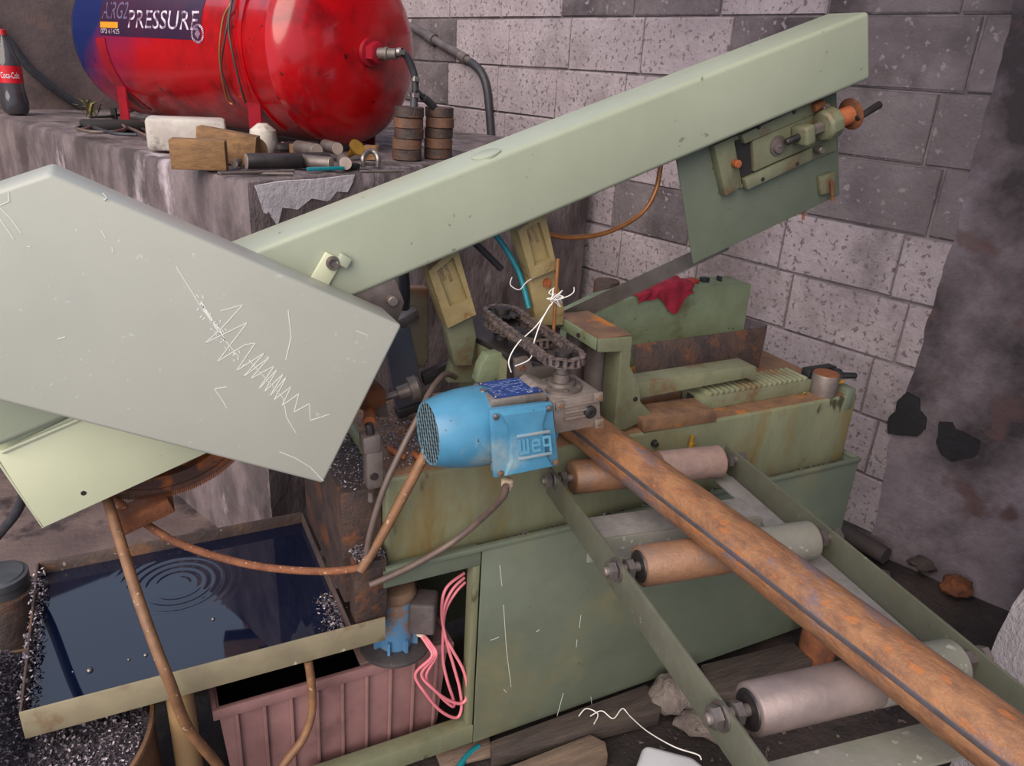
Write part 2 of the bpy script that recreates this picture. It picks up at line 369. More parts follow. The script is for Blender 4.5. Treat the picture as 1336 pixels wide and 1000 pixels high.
# plastered continuation of that wall past the blocks
def plaster():
    b = MB(); n, m = 60, 70; d = V((math.sin(math.radians(20)), -math.cos(math.radians(20)), 0)); nn = V((-d.y * -1, 0, 0))
    nrm = V((-math.cos(math.radians(20)), -math.sin(math.radians(20)), 0))
    start = wpt(-0.165, 0, 0.011)
    for j in range(m + 1):
        z = -0.05 + 2.4 * j / m
        e = 0.022 * noise.noise(V((0.3, 1.0, z * 3.5))) + 0.012 * noise.noise(V((4, 1, z * 14)))
        for i in range(n + 1):
            s = -0.03 + e * (1 - i / n) + 1.8 * i / n
            q = start + d * s
            k = 0.016 * noise.noise(V((s * 4, 7, z * 4))) + 0.007 * noise.noise(V((s * 13, 3, z * 13)))
            if i == 0: k = -0.03
            b.v.append(q + nrm * (k * min(1, i / 8) + 0.002 + 0.002 * min(1, i / 4)) + V((0, 0, z)))
    for j in range(m):
        for i in range(n):
            k = j * (n + 1) + i; b.f.append((k, k + 1, k + n + 2, k + n + 1))
    # give the coat its thickness
    k0 = len(b.v); c = [start - d * 0.03, start + d * 1.77]
    for p in c:
        for z in (-0.05, 2.35): b.v.append(p - nrm * 0.18 + V((0, 0, z)))
    b.f.append((k0, k0 + 1, k0 + 3, k0 + 2))
    o = b.build('wall_plastered', PLASTER); tag(o, 'cracked dark plastered wall beside the block wall', 'wall', kind='structure')
    for poly in ([(735, 85), (800, 120), (805, 180), (835, 215), (830, 270), (790, 310), (720, 305), (640, 295), (635, 250), (642, 215), (680, 180), (685, 130)],
                 [(900, 235), (970, 240), (985, 270), (1050, 300), (1110, 335), (1105, 380), (1080, 420), (1000, 430), (965, 440), (910, 400), (885, 340), (895, 290)]):
        P = []
        for i in range(len(poly)):
            (x0, y0), (x1, y1) = poly[i], poly[(i + 1) % len(poly)]
            for f in (0, 0.33, 0.66):
                u = 996 + (x0 + (x1 - x0) * f) / 3.92; v = 490 + (y0 + (y1 - y0) * f) / 3.92
                r = ray(u + 1.3 * noise.noise(V((u, v, 0)) * 0.37), v + 1.3 * noise.noise(V((v, u, 2)) * 0.37)); t = (start + nrm * 0.006 - CAM).dot(nrm) / r.dot(nrm); P.append(CAM + r * t)
        MB().prism([q - nrm * 0.03 for q in P], nrm * 0.036).build('tar_stain', TAR, o)
plaster()
# wall at the far end behind the air tank
FA = math.radians(20); FD = V((math.cos(FA), math.sin(FA), 0))
f0 = V((-0.3, 4.22, 0))
tag(MB().prism([f0 - FD * 2.4, f0 + FD * 2.3, f0 + FD * 2.3 + V((-FD.y, FD.x, 0)) * 0.2, f0 - FD * 2.4 + V((-FD.y, FD.x, 0)) * 0.2], (0, 0, 2.2)).build('wall_back', PLASTER_BR),
    'dirty brown rendered wall behind the red tank', 'wall', kind='structure')
# concrete ledge that carries the tank
LZ = 1.2
LC = V((0.287, 2.031, 0)); LL = V((-0.36, 0.933, 0)); LR = V((0.880, 0.474, 0))
def ledge():
    rot = [LC, LC + LR * 1.75, LC + LR * 1.75 + LL * 2.6, LC + LL * 2.42]
    b = MB(); n = 60
    # outline with a slightly broken edge
    pts = []
    for a, c in ((LC + LL * 2.42, LC), (LC, LC + LR * 1.72)):
        for k in range(n):
            pts.append(a + (c - a) * (k / n))
    pts.append(LC + LR * 1.72); pts.append(LC + LR * 1.72 + LL * 1.9)
    m = len(pts)
    levels = [(0, 0.0), (0.4, 0.004), (0.8, 0.0), (1.1, 0.002), (LZ - 0.02, 0.0), (LZ - 0.004, -0.006), (LZ, -0.02)]
    cen = LC + LR * 0.9 + LL * 1.2
    for z, off in levels:
        for p in pts:
            w = noise.noise(p * 9 + V((0, 0, z * 6))) * 0.006
            q = p + (p - cen).normalized() * (off + w) + V((0, 0, z + (noise.noise(p * 14) * 0.006 if z > 1.1 else 0)))
            b.v.append(q)
    for j in range(len(levels) - 1):
        for i in range(m):
            b.f.append((j * m + i, j * m + (i + 1) % m, (j + 1) * m + (i + 1) % m, (j + 1) * m + i))
    k = (len(levels) - 1) * m
    c = len(b.v); b.v.append(cen + V((0, 0, LZ)))
    for i in range(m): b.f.append((k + i, k + (i + 1) % m, c))
    o = b.build('wall_ledge', LEDGE); tag(o, 'raised concrete ledge carrying the red tank', 'ledge', kind='structure')
    # patch of white plaster left on the face
    poly = []; outn = V((LR.y, -LR.x, 0)).normalized()
    pp = [(0.02, -0.012), (0.1, -0.006), (0.22, -0.01), (0.36, -0.008), (0.35, -0.03), (0.33, -0.055), (0.29, -0.05), (0.26, -0.075), (0.2, -0.06), (0.15, -0.085), (0.1, -0.075), (0.08, -0.12), (0.06, -0.09), (0.04, -0.08), (0.03, -0.05)]
    for s, z in pp: poly.append(LC + LR * s + outn * (-0.004) + V((0, 0, LZ + z)))
    MB().prism(poly, outn * 0.007).build('plaster_patch', WHITE_PL, o, jitter=0.002)
ledge()
# roughcast pier at the right, extended out of view to block light
def pier():
    b = MB(); n = 80
    x0, y0, y1 = 1.335, -2.2, 0.60
    for k in range(n + 1):
        z = 2.7 * k / n
        w = lambda s: 0.012 * noise.noise(V((s, 2, z * 9))) + 0.006 * noise.noise(V((s, 5, z * 30)))
        notch = 0.05 * math.exp(-((z - 0.70) / 0.05) ** 2)
        b.v += [V((x0 + w(1), y0, z)), V((x0 + w(2) + notch, y1 - 0.08, z)), V((x0 + 0.03 + w(3) + notch, y1 + w(4), z)), V((x0 + 0.3, y1 + 0.02, z)), V((x0 + 0.3, y0, z))]
    for k in range(n):
        for i in range(5): b.f.append((k * 5 + i, k * 5 + (i + 1) % 5, (k + 1) * 5 + (i + 1) % 5, (k + 1) * 5 + i))
    b.f.append((0, 1, 2, 3, 4)); b.f.append(tuple(n * 5 + i for i in range(5)))
    tag(b.build('wall_pier', PIER, None, sharp=60), 'bright roughcast concrete pier beside the roller conveyor', 'pier', kind='structure')
pier()
# unseen roof slab added to darken the corner by the wall
tag(MB().bb((0.95, -2.2, 2.72), (3.4, 2.4, 2.80)).build('shade_roof', PLASTER_BR), 'added unseen roof slab shading the corner beside the block wall', 'roof', kind='structure')

# ------------------------------------------------------------------ band saw
saw = thing('band_saw', 'green horizontal metal band saw with raised tilted bow', 'band saw', (0.95, 1.4, 0.0))
TH = math.radians(19.3); CT, ST = math.cos(TH), math.sin(TH)
def B(s, d, y): return V((s * CT - d * ST, y, 1.5 + s * ST + d * CT))
def sd_(p): x, z = p.x, p.z - 1.5; return (x * CT + z * ST, -x * ST + z * CT)
BA = V((CT, 0, ST)); BD = V((-ST, 0, CT)); BR = Matrix((BA, V((0, 1, 0)), BD)).transposed()
def bowbox(name, s0, s1, d0, d1, y0, y1, m, parent, bevel=0.002, **k):
    return MB().box(B((s0 + s1) / 2, (d0 + d1) / 2, (y0 + y1) / 2), (s1 - s0, y1 - y0, d1 - d0), BR).build(name, m, parent, bevel, **k)
YB = 1.30
_, dt = sd_(pY(740, 168, YB)); _, db = sd_(pY(860, 220, YB)); se, _ = sd_(pY(1136, 66, YB))
beam = bowbox('bow_beam', -0.42, se, db, dt, YB, YB + 0.115, PAINT_BEAM, saw, bevel=0.010, seg=4)
# round paint cap on the top edge of the beam and lock tab
q = pY(640, 190, YB); sc, _ = sd_(q)
MB().lathe(B(sc, dt - 0.001, YB + 0.032), BD, [(0, 0.028), (0.004, 0.028), (0.005, 0.026)], 28).build('top_plug', PAINT_BEAM, beam)
tabp = pY(432, 345, YB); ts, td = sd_(tabp)
TR = Matrix.Rotation(math.radians(-22), 3, 'Y') @ BR
tb = MB().box(pY(420, 362, YB - 0.004), (0.034, 0.008, 0.085), Matrix.Rotation(math.radians(32), 3, 'Y')).build('lock_tab', PAINT_LIGHT, beam, 0.003)
MB().box(pY(448, 340, YB - 0.008), (0.022, 0.016, 0.02), Matrix.Rotation(math.radians(32), 3, 'Y')).build('tab_stop', PAINT_BEAM, beam, 0.003)
MB().lathe(pY(434, 343, YB - 0.008), (0, -1, 0), [(0, 0.012), (0.006, 0.012), (0.009, 0.010), (0.009, 0.0075), (0.004, 0.007)], 20).build('tab_bolt', STEEL_DULL, beam)
# drive guard (big grey cover) in front of the beam
YG = 1.195
a = pY(65, 226, YG); b_ = pY(525, 425, YG); c_ = pY(422, 632, YG); d_ = pY(0, 524, YG)
ldir = (d_ - c_).normalized(); d2 = c_ + ldir * 0.80
a2 = a - V((math.cos(TH), 0, math.sin(TH))) * 0.34
guard = MB().prism([a2, a, b_, c_, d2], (0, 0.105, 0)).build('drive_guard', PAINT_GREY, saw, 0.006, seg=3)
# scratches in the paint of the guard
SCR = mat('bare_scratch', (218, 220, 212), rough=0.6)
def strip(px, w, y):
    b = MB(); P = [pY(u, v, y) for u, v in px]
    for p, q in zip(P, P[1:]):
        t = (q - p).normalized(); nn = V((-t.z, 0, t.x)) * w / 2
        b.add([p - nn, q - nn * 0.8, q + nn * 0.8, p + nn, p - nn + V((0, 0.0012, 0)), q - nn * .8 + V((0, 0.0012, 0)), q + nn * .8 + V((0, 0.0012, 0)), p + nn + V((0, 0.0012, 0))], [(0, 1, 2, 3), (4, 7, 6, 5), (0, 4, 5, 1), (1, 5, 6, 2), (2, 6, 7, 3), (3, 7, 4, 0)])
    return b
scr = MB()
zig = [(288, 406), (317, 398), (290, 428), (268, 448), (323, 421), (284, 472), (320, 450), (333, 448), (309, 484), (345, 461), (318, 492), (352, 466), (328, 494), (358, 478), (338, 508), (362, 482), (345, 512), (370, 488), (352, 518), (374, 492), (358, 522), (380, 505), (368, 530), (390, 514), (384, 538), (404, 527), (405, 549), (430, 541)]
scr2 = [[(230, 348), (262, 400), (290, 440), (312, 466)], [(262, 395), (285, 432)], [(283, 425), (293, 445)], [(325, 470), (370, 520), (374, 545), (386, 565)], [(296, 505), (280, 508), (290, 522), (296, 533)], [(134, 252), (139, 258), (136, 262)], [(132, 301), (138, 311)], [(146, 323), (148, 330)], [(0, 268), (12, 263), (11, 250)], [(0, 272), (14, 285), (28, 305)], [(0, 286), (18, 312)], [(75, 443), (85, 440)], [(365, 590), (385, 598), (405, 610), (422, 628)], [(40, 322), (35, 322)], [(465, 432), (480, 438)], [(376, 405), (380, 440), (373, 470)]]
for lst, w in ((zig, 0.0010),): scr.v += strip(lst, w, YG - 0.0005).v; scr.f += strip(lst, w, YG - 0.0005).f
for i, lst in enumerate(scr2):
    s_ = strip(lst, 0.0011 if i not in (1, 2) else 0.004, YG - 0.0005); k = len(scr.v); scr.v += s_.v; scr.f += [tuple(x + k for x in f) for f in s_.f]
for k in range(36):
    t = random.random(); u = 255 + 60 * t + random.gauss(0, 4); v = 385 + 90 * t + random.gauss(0, 4)
    s_ = strip([(u, v), (u + random.uniform(-3, 3), v + random.uniform(1, 5))], 0.0014, YG - 0.0005); kk = len(scr.v); scr.v += s_.v; scr.f += [tuple(x + kk for x in f) for f in s_.f]
tag(scr.build('scratch_marks', SCR, guard, smooth=False), kind='stuff')
# curved back plate that shows past the guard
cc = pY(395, 470, 1.30)
MB().lathe(cc, (0, 1, 0), [(0, 0.125), (0.02, 0.125), (0.02, 0.118), (0.025, 0.11)], 48).build('guard_disc', PAINT_YELLOW, saw, 0.001)
MB().lathe(pY(485, 520, 1.325), (0, 1, 0), [(0, 0.03), (0.03, 0.03)], 24).build('hub_plate', RUST, saw, 0.002)
# hinge bracket with bolt at the guard tip
polyY('hinge_bracket', [(440, 385), (515, 362), (528, 395), (520, 418), (500, 425), (450, 410)], 1.305, 0.014, STEEL_DULL, saw, 0.002)
MB().lathe(pY(510, 391, 1.305), (0, -1, 0), [(0, 0.010), (0.014, 0.010), (0.016, 0.008)], 16).build('hinge_pin', STEEL_DULL, saw)
# wheel cover at the left end of the bow, pale green
YL = 1.325
c1 = pY(55, 690, YL); c2 = pY(262, 595, YL); s1, dL = sd_(c1); s2, _ = sd_(c2)
fold = sd_(pY(40, 572, YL))[1]
cover = MB().prism([B(s1, dL, YL), B(s2 + 0.03, dL, YL), B(s2 + 0.10, fold + 0.02, YL), B(s1 + 0.01, fold, YL)], (0, 0.012, 0)).build('wheel_cover', PAINT_LIGHT, saw, 0.002)
MB().prism([B(s1 + 0.01, fold, YL + 0.006), B(s2 + 0.05, fold, YL + 0.006), B(s2 + 0.05, fold + 0.16, YL + 0.006), B(s1 + 0.01, fold + 0.16, YL + 0.006)], (0, 0.012, 0)).build('cover_sheet', PAINT_LIGHT, cover, 0.002)
MB().prism([B(s1, dL, YL), B(s1 + 0.01, fold + 0.16, YL), B(s1 + 0.01, fold + 0.16, YL + 0.16), B(s1, dL, YL + 0.16)], BA * 0.004).build('end_flange', PAINT_LIGHT, cover, 0.001)
MB().lathe(pY(109, 644, YL - 0.0005), (0, 1, 0), [(0, 0.0045), (0.004, 0.0045)], 12).build('drill_hole', DARKVOID, cover)
MB().tube([B(s1 + 0.02, fold - 0.002, YL - 0.001), B(s1 + 0.20, fold - 0.002, YL - 0.001)], 0.004, 8, smooth=False).build('fold_seam', PAINT_LIGHT, cover)
# band wheel and blade
WCX, WCZ, WR, YW = 0.0, 0.925, 0.198, 1.40
WCEN = V((WCX, YW, WCZ))
MB().lathe(WCEN - V((0, 0.02, 0)), (0, 1, 0), [(0, 0.03), (0.002, 0.06), (0.012, 0.06), (0.012, 0.155), (0.0, 0.16), (0.0, WR - 0.016), (0.004, WR - 0.012), (0.004, WR - 0.003), (0.026, WR - 0.003), (0.03, WR - 0.012), (0.03, 0.03)], 64).build('band_wheel', mat('wheel_iron', (96, 66, 52), (70, 52, 48), 20, 0.45, metal=0.4, c3=(150, 84, 44), t3=(0.5, 0.6), scale3=14), saw)
sR = sd_(pY(1010, 200, 1.45))[0]; dW = sd_(WCEN)[1]; sW = sd_(WCEN)[0]; RC = B(1.20, dW, YW)
def bladeloop():
    b = MB(); pts = []
    for k in range(40):
        a = math.pi / 2 + math.pi * k / 39; pts.append((sW + math.cos(a) * WR, dW + math.sin(a) * WR, k / 39))
    for k in range(12): pts.append((sW + (1.20 - sW) * (k + 1) / 13.0, dW - WR, 1))
    for k in range(40):
        a = -math.pi / 2 + math.pi * k / 39; pts.append((1.20 + math.cos(a) * WR, dW + math.sin(a) * WR, 1))
    n = len(pts); y0, y1 = YW - 0.024, YW + 0.006
    for s, d, _ in pts:
        dx, dd = 0, 0
        b.v += [B(s, d, y0), B(s, d, y1)]
    for i in range(n):
        j = (i + 1) % n; b.f.append((2 * i, 2 * j, 2 * j + 1, 2 * i + 1))
    # teeth along the outer edge of the loop
    P = []
    for i in range(n):
        j = (i + 1) % n; p = V(pts[i][:2]); q = V(pts[j][:2]); L = (q - p).length; m = max(1, int(L / 0.0055))
        for k in range(m): P.append((p + (q - p) * k / m, (q - p).normalized(), L / m))
    for p, t, w in P:
        if p.y > dW + WR - 0.01: continue
        e = p + t * w * 0.9
        k = len(b.v); b.v += [B(p.x, p.y, y0), B(e.x, e.y, y0), B(p.x, p.y, y0 - 0.0045)]; b.f.append((k, k + 1, k + 2))
    return b.build('saw_blade', BLADE, saw, smooth=True)
# the free strand is turned upright between the guides: a ribbon of its own height
sA = sd_(pY(690, 425, 1.45))[0]
dB = sd_(pY(830, 372, 1.45))[1]
bl = MB()
P0, P1 = B(sA, dB, 1.45), B(1.14, dB, 1.45)
n = 90
bh = 0.038
for i in range(n + 1):
    p = P0 + (P1 - P0) * i / n
    bl.v += [p - BD * bh / 2, p + BD * bh / 2, p - BD * bh / 2 + V((0, .0012, 0)), p + BD * bh / 2 + V((0, .0012, 0))]
for i in range(n):
    k = 4 * i; bl.f += [(k, k + 4, k + 5, k + 1), (k + 2, k + 3, k + 7, k + 6), (k + 1, k + 5, k + 7, k + 3), (k, k + 2, k + 6, k + 4)]
    p = bl.v[k]; q = bl.v[k + 4]; kk = len(bl.v); bl.v += [p, q, p - BD * 0.006, ]; bl.f.append((kk, kk + 1, kk + 2))
bladeo = bl.build('saw_blade', BLADE, saw, smooth=False)
rim = MB()
for i in range(150):
    a0 = math.radians(190 + i * 1.1); a1 = a0 + math.radians(0.95)
    f = lambda a, y, r: WCEN + V((math.cos(a) * r, y, math.sin(a) * r))
    rim.add([f(a0, -0.026, WR), f(a1, -0.026, WR), f(a1, 0.006, WR + 0.002), f(a0, 0.006, WR + 0.002), f(a0, -0.032, WR), f(a1, -0.026, WR + .001)], [(0, 1, 2, 3), (0, 1, 4)])
rim.build('wheel_blade', mat('blade_rusty', (150, 92, 60), (112, 66, 44), 40, 0.5, metal=0.3), saw, smooth=False)
MB().box(pY(185, 668, 1.40), (0.11, 0.06, 0.03), BR).build('guide_shoe', RUST, saw, 0.003)
# right-hand guard plate with blade tension slide
YR = 1.365
g0 = sd_(pY(884, 205, YR)); g1 = sd_(pY(905, 345, YR)); g2 = sd_(pY(1096, 253, YR))
rg = MB().prism([B(g0[0] - 0.004, db + 0.03, YR), B(g1[0], g1[1], YR), B(g2[0], g1[1], YR), B(g2[0] + 0.0, db + 0.03, YR)], (0, 0.006, 0)).build('tension_guard', PAINT_JADE if False else PAINT_BASE, saw, 0.003)
YT = YR - 0.012
def T(u, v, y=YT): return pY(u, v, y)
polyY('slide_plate', [(932, 190), (958, 178), (966, 245), (947, 256)], YR - 0.022, 0.022, PAINT_VISE, rg, 0.002)
polyY('slide_back', [(958, 178), (1090, 138), (1092, 196), (966, 246)], YR - 0.010, 0.010, PAINT_VISE, rg, 0.001)
polyY('slide_slot', [(959, 184), (978, 176), (984, 226), (968, 240)], YR - 0.0115, 0.004, DARKVOID, rg, 0)
polyY('slide_rail', [(968, 176), (1070, 128), (1070, 146), (972, 188)], YR - 0.024, 0.016, PAINT_VISE, rg, 0.002)
polyY('slide_rail', [(972, 234), (1060, 193), (1060, 209), (976, 248)], YR - 0.024, 0.016, PAINT_VISE, rg, 0.002)
polyY('slide_block', [(982, 184), (1062, 148), (1062, 190), (984, 224)], YR - 0.020, 0.012, PAINT_VISE, rg, 0.002)
for u, v in ((990, 166), (1036, 146), (995, 234), (1040, 214)):
    MB().lathe(pY(u, v, YR - 0.024), (0, -1, 0), [(0, 0.005), (0.002, 0.0045)], 10).build('rail_screw', STEEL_DARK, rg)
MB().lathe(pY(1014, 190, YR - 0.02), (0, -1, 0), [(0, 0.022), (0.004, 0.022), (0.004, 0.017), (0.010, 0.016), (0.010, 0.004), (0.013, 0.003)], 24).build('pivot_stud', STEEL_DULL, rg)
ax0 = pY(1025, 186, YR - 0.045)
SA = BA
def al(t): return ax0 + SA * t
MB().lathe(al(0), SA, [(0, 0.006), (0.003, 0.008), (0.05, 0.008)], 14).lathe(al(0.05), SA, [(0, 0.008), (0.05, 0.008)], 14).build('tension_screw', STEEL_DARK, rg)
MB().box(al(0.052), (0.030, 0.05, 0.044), BR).build('screw_lug', PAINT_VISE, rg, 0.008, seg=3)
MB().lathe(al(0.075), SA, [(0, 0.013), (0.028, 0.013)], 6).build('screw_nut', STEEL_DULL, rg)
MB().lathe(al(0.105), SA, [(0, 0.030), (0.006, 0.036), (0.034, 0.036), (0.040, 0.030)], 10).build('screw_housing', PAINT_VISE, rg, 0.001)
spr = MB()
for k in range(7): spr.lathe(al(0.15 + k * 0.0062), SA, [(0, 0.018), (0.003, 0.021), (0.006, 0.018)], 18)
spr.build('disc_springs', RUST_ORANGE, rg)
MB().lathe(al(0.19), SA, [(0, 0.030), (0.004, 0.036), (0.006, 0.036), (0.004, 0.022), (0.003, 0.006)], 26).build('handwheel', RUST, rg)
MB().cyl(al(0.19) + V((0, -0.024, -0.006)), al(0.262) + V((0, -0.02, 0.002)), 0.007, 0.009, 12).build('crank_handle', STEEL_DARK, rg, 0.002)
for (u, v), r in (((957, 213), 0.009), ((1066, 195), 0.009), ((1072, 140), 0.010)):
    MB().lathe(pY(u, v, YR - 0.02), unit((-0.1, -1, 0)), [(0, r), (0.018, r), (0.02, r * 0.8)], 12).build('guide_bolt', RUST_ORANGE if u < 1000 else STEEL_DULL, rg)
spr = MB()
for k in range(5): spr.lathe(pY(1061, 141, YR - 0.03) + SA * k * 0.006, SA, [(0, 0.008), (0.003, 0.011), (0.006, 0.008)], 12)
spr.build('coil_spring', RUST, rg)
lat = polyY('latch', [(1070, 231), (1090, 224), (1090, 250), (1072, 255)], YR - 0.012, 0.012, PAINT_VISE, rg, 0.002)
MB().cyl(pY(1085, 235, YR - 0.02), pY(1086, 262, YR - 0.02), 0.004, n=10).build('latch_pin', RUST, lat)
MB().cyl(pY(1048, 272, YR + 0.01), pY(1048, 287, YR + 0.01), 0.003, n=8).build('drip_screw', RUST_ORANGE, rg)
MB().lathe(pY(931, 219, YR), (0, -1, 0), [(0, 0.004), (0.002, 0.003)], 10).build('plate_screw', RUST, rg)
# blade guide arms hanging under the beam
def arm(px_face, px_rec, y, lower, name):
    f = MB().prism([pY(u, v, y) for u, v in px_face], (0, 0.035, 0)).build(name, PAINT_YELLOW, saw, 0.003)
    P = [pY(u, v, y) for u, v in px_rec]
    # raised frame around a sunken field
    Q = [pY(u, v, y) for u, v in px_face]
    n = len(P); b = MB()
    b.v = [q + V((0, -0.013, 0)) for q in Q] + [p + V((0, -0.013, 0)) for p in P] + [p + V((0, 0.001, 0)) for p in P] + [q + V((0, 0.002, 0)) for q in Q]
    for i in range(n):
        j = (i + 1) % n; b.f += [(i, j, n + j, n + i), (n + i, n + j, 2 * n + j, 2 * n + i), (i, 3 * n + i, 3 * n + j, j)]
    b.build('arm_frame', PAINT_YELLOW, f)
    return f
g1_ = arm([(556, 352), (592, 318), (618, 408), (581, 426)], [(567, 352), (588, 334), (607, 388), (584, 398)], 1.365, None, 'guide_arm')
g2_ = arm([(672, 300), (706, 272), (723, 349), (690, 362)], [(683, 298), (700, 288), (714, 335), (694, 345)], 1.375, None, 'guide_arm')
for gobj, (u0, v0), yy in ((g1_, (578, 345), 1.365), (g2_, (691, 295), 1.375)):
    o0 = pY(u0, v0, yy - 0.0012); dr = (pY(u0 + 17, v0 + 42, yy) - pY(u0, v0, yy)); dr.y = 0; dr.normalize(); pr = V((dr.z, 0, -dr.x)) * -1
    textobj('cast_lettering', 'S04T700B', 0.0100, lambda x, y, o0=o0, dr=dr, pr=pr: o0 + dr * x + pr * (y - 0.0), RUST_TOP, gobj)
    textobj('cast_lettering', 'GBB42', 0.0100, lambda x, y, o0=o0, dr=dr, pr=pr: o0 + dr * (x + 0.004) + pr * (y - 0.0115), RUST_TOP, gobj)
polyY('guide_leg', [(581, 426), (616, 410), (622, 440), (616, 478), (594, 478)], 1.372, 0.03, PAINT_VISE, g1_, 0.003)
polyY('guide_leg', [(690, 362), (723, 350), (737, 405), (735, 425), (700, 425)], 1.382, 0.03, PAINT_YELLOW, g2_, 0.003)
MB().lathe(pY(713, 369, 1.382), (0, -1, 0), [(0, 0.010), (0.006, 0.010), (0.006, 0.005), (0.009, 0.005)], 14).build('guide_bolt', RUST_ORANGE, g2_)
# base cabinet ----------------------------------------------------
XP0, XP1, ZB, ZT = 0.583, 1.692, 0.036, 0.576
cab = box('cabinet_panel', (XP0, 1.20, ZB), (XP1, 1.206, ZT), PAINT_BASE, saw, 0.002)
scrp = MB()
for lst in ([(652, 738), (655, 765)], [(657, 790), (661, 850), (667, 897)], [(758, 803), (756, 820)], [(753, 835), (752, 845)], [(640, 836), (651, 832)], [(700, 825), (704, 822)], [(727, 935), (735, 905)], [(771, 910), (773, 925)], [(810, 690), (812, 694)], [(657, 900), (661, 904)]):
    s_ = strip(lst, 0.0009, 1.1995); k = len(scrp.v); scrp.v += s_.v; scrp.f += [tuple(x + k for x in f) for f in s_.f]
tag(scrp.build('scratch_marks', SCR, cab, smooth=False), kind='stuff')
box('cabinet_end', (XP1 - 0.006, 1.2065, ZB), (XP1, 1.62, ZT), PAINT_BASE, saw, 0.001)
box('cabinet_back', (0.381, 1.614, ZB), (XP1 - 0.0065, 1.62, ZT), PAINT_BASE, saw, 0.001)
box('corner_post', (0.567, 1.208, 0.09), (0.582, 1.24, 0.530), PAINT_BED, saw, 0.001)
box('top_rail', (0.372, 1.205, 0.532), (XP0 - 0.001, 1.232, 0.572), PAINT_BASE, saw, 0.002)
box('bottom_rail', (0.20, 1.202, 0.036), (XP0 - 0.001, 1.24, 0.088), PAINT_BED, saw, 0.002)
box('inner_brace', (0.50, 1.52, 0.1), (0.53, 1.55, 0.53), PAINT_BASE, saw, 0.002)
# drip gutter lip round the bed
lipz = ZT
lp = MB().bb((0.375, 1.196, lipz - 0.004), (XP1 + 0.004, 1.208, lipz + 0.008)).bb((XP1 - 0.008, 1.208, lipz - 0.004), (XP1 + 0.004, 1.60, lipz + 0.008))
lp.build('gutter_lip', PAINT_BASE, saw, 0.002)
box('gutter_floor', (0.38, 1.208, 0.553), (XP1 - 0.006, 1.61, 0.557), RUST_DARK, saw, 0)
# bed
XB0, XB1, YB0, YB1, ZB0, ZB1 = 0.387, 1.67, 1.235, 1.60, 0.557, 0.760
bed = MB().bb((XB0, YB0, ZB0), (XB1, YB1, ZB1)).build('saw_bed', PAINT_BED, saw, 0.008, seg=3)
top = box('bed_top', (XB0 + 0.01, YB0 + 0.006, ZB1 - 0.002), (XB1 - 0.01, YB1 - 0.01, ZB1 + 0.0015), RUST_TOP, saw, 0.001)
bolt('bed_bolt', pY(853, 578, YB0), (0, -1, 0), 0.007, 0.012, STEEL_DARK, bed)
MB().lathe(pY(902, 584, YB0 - 0.012), (0, 0, 1), [(0, 0.008), (0.012, 0.008)], 6).lathe(pY(902, 580, YB0 - 0.012), (0, 0, 1), [(0, 0.005), (0.022, 0.005)], 10).build('grease_fitting', BRASS, bed)
# end block with the limit switch
endb = box('end_block', (0.305, 1.255, 0.48), (XB0 - 0.002, 1.60, 0.735), RUST_DARK, saw, 0.004)
box('end_step', (0.315, 1.208, 0.45), (XB0 - 0.006, 1.253, 0.600), RUST_DARK, saw, 0.004)
sw = polyY('limit_switch', [(478, 585), (500, 580), (501, 636), (480, 640)], 1.215, 0.03, STEEL_DULL, saw, 0.003)
polyY('switch_head', [(474, 573), (497, 568), (498, 590), (476, 594)], 1.212, 0.034, STEEL_DULL, sw, 0.003)
MB().cyl(pY(484, 570, 1.225), pY(481, 553, 1.225), 0.008, n=14).build('switch_plunger', STEEL_DARK, sw, 0.002)
MB().lathe(pY(488, 622, 1.215), (0, -1, 0), [(0, 0.008), (0.003, 0.007)], 14).build('switch_screw', STEEL_DARK, sw)
MB().cyl(pY(484, 642, 1.228), pY(484, 654, 1.228), 0.006, n=12).build('switch_gland', STEEL_DULL, sw)
MB().lathe(pY(482, 552, 1.265), (-0.3, -1, 0.1), [(-0.05, 0.012), (0, 0.012), (0.001, 0.010)], 18).build('stop_pin', RUST_ORANGE, saw)
knob = MB().lathe(pY(500, 520, 1.36), (1, -0.1, 0.25), [(0, 0.007), (0.03, 0.007), (0.03, 0.014), (0.055, 0.016), (0.055, 0.026), (0.072, 0.026), (0.078, 0.02)], 20).build('clamp_knob', STEEL_DULL, saw)
polyY('knob_bracket', [(485, 505), (500, 508), (508, 545), (492, 545), (482, 530)], 1.35, 0.012, STEEL_DULL, saw, 0.002)
# rear upright and blue-grey chute behind the guard tip
MB().prism([pY(u, v, 1.52) for u, v in [(531, 376), (560, 376), (560, 470), (552, 482), (528, 470)]], (0, 0.03, 0)).build('rear_upright', mat('upright_paint', (122, 116, 98), (96, 78, 62), 9, 0.5, c3=(120, 78, 50), t3=(0.52, 0.62), scale3=9), saw, 0.006, seg=3)
MB().prism([pY(u, v, 1.47) for u, v in [(500, 435), (535, 428), (556, 530), (520, 545)]], (0, 0.02, 0)).build('chute', mat('chute_paint', (70, 78, 96), (84, 80, 88), 9, 0.4), saw, 0.003)
MB().prism([pY(u, v, 1.46) for u, v in [(519, 537), (550, 526), (553, 535), (521, 548)]], (0, 0.03, 0)).build('chute_foot', STEEL_DARK, saw, 0.002)
MB().prism([pY(u, v, 1.48) for u, v in [(520, 418), (545, 404), (548, 415), (524, 430)]], (0, 0.03, 0)).build('link_bar', STEEL_DULL, saw, 0.002)
MB().prism([pY(u, v, 1.46) for u, v in [(552, 490), (592, 470), (594, 486), (555, 504)]], (0, 0.02, 0)).build('link_bar', STEEL_DARK, saw, 0.002)
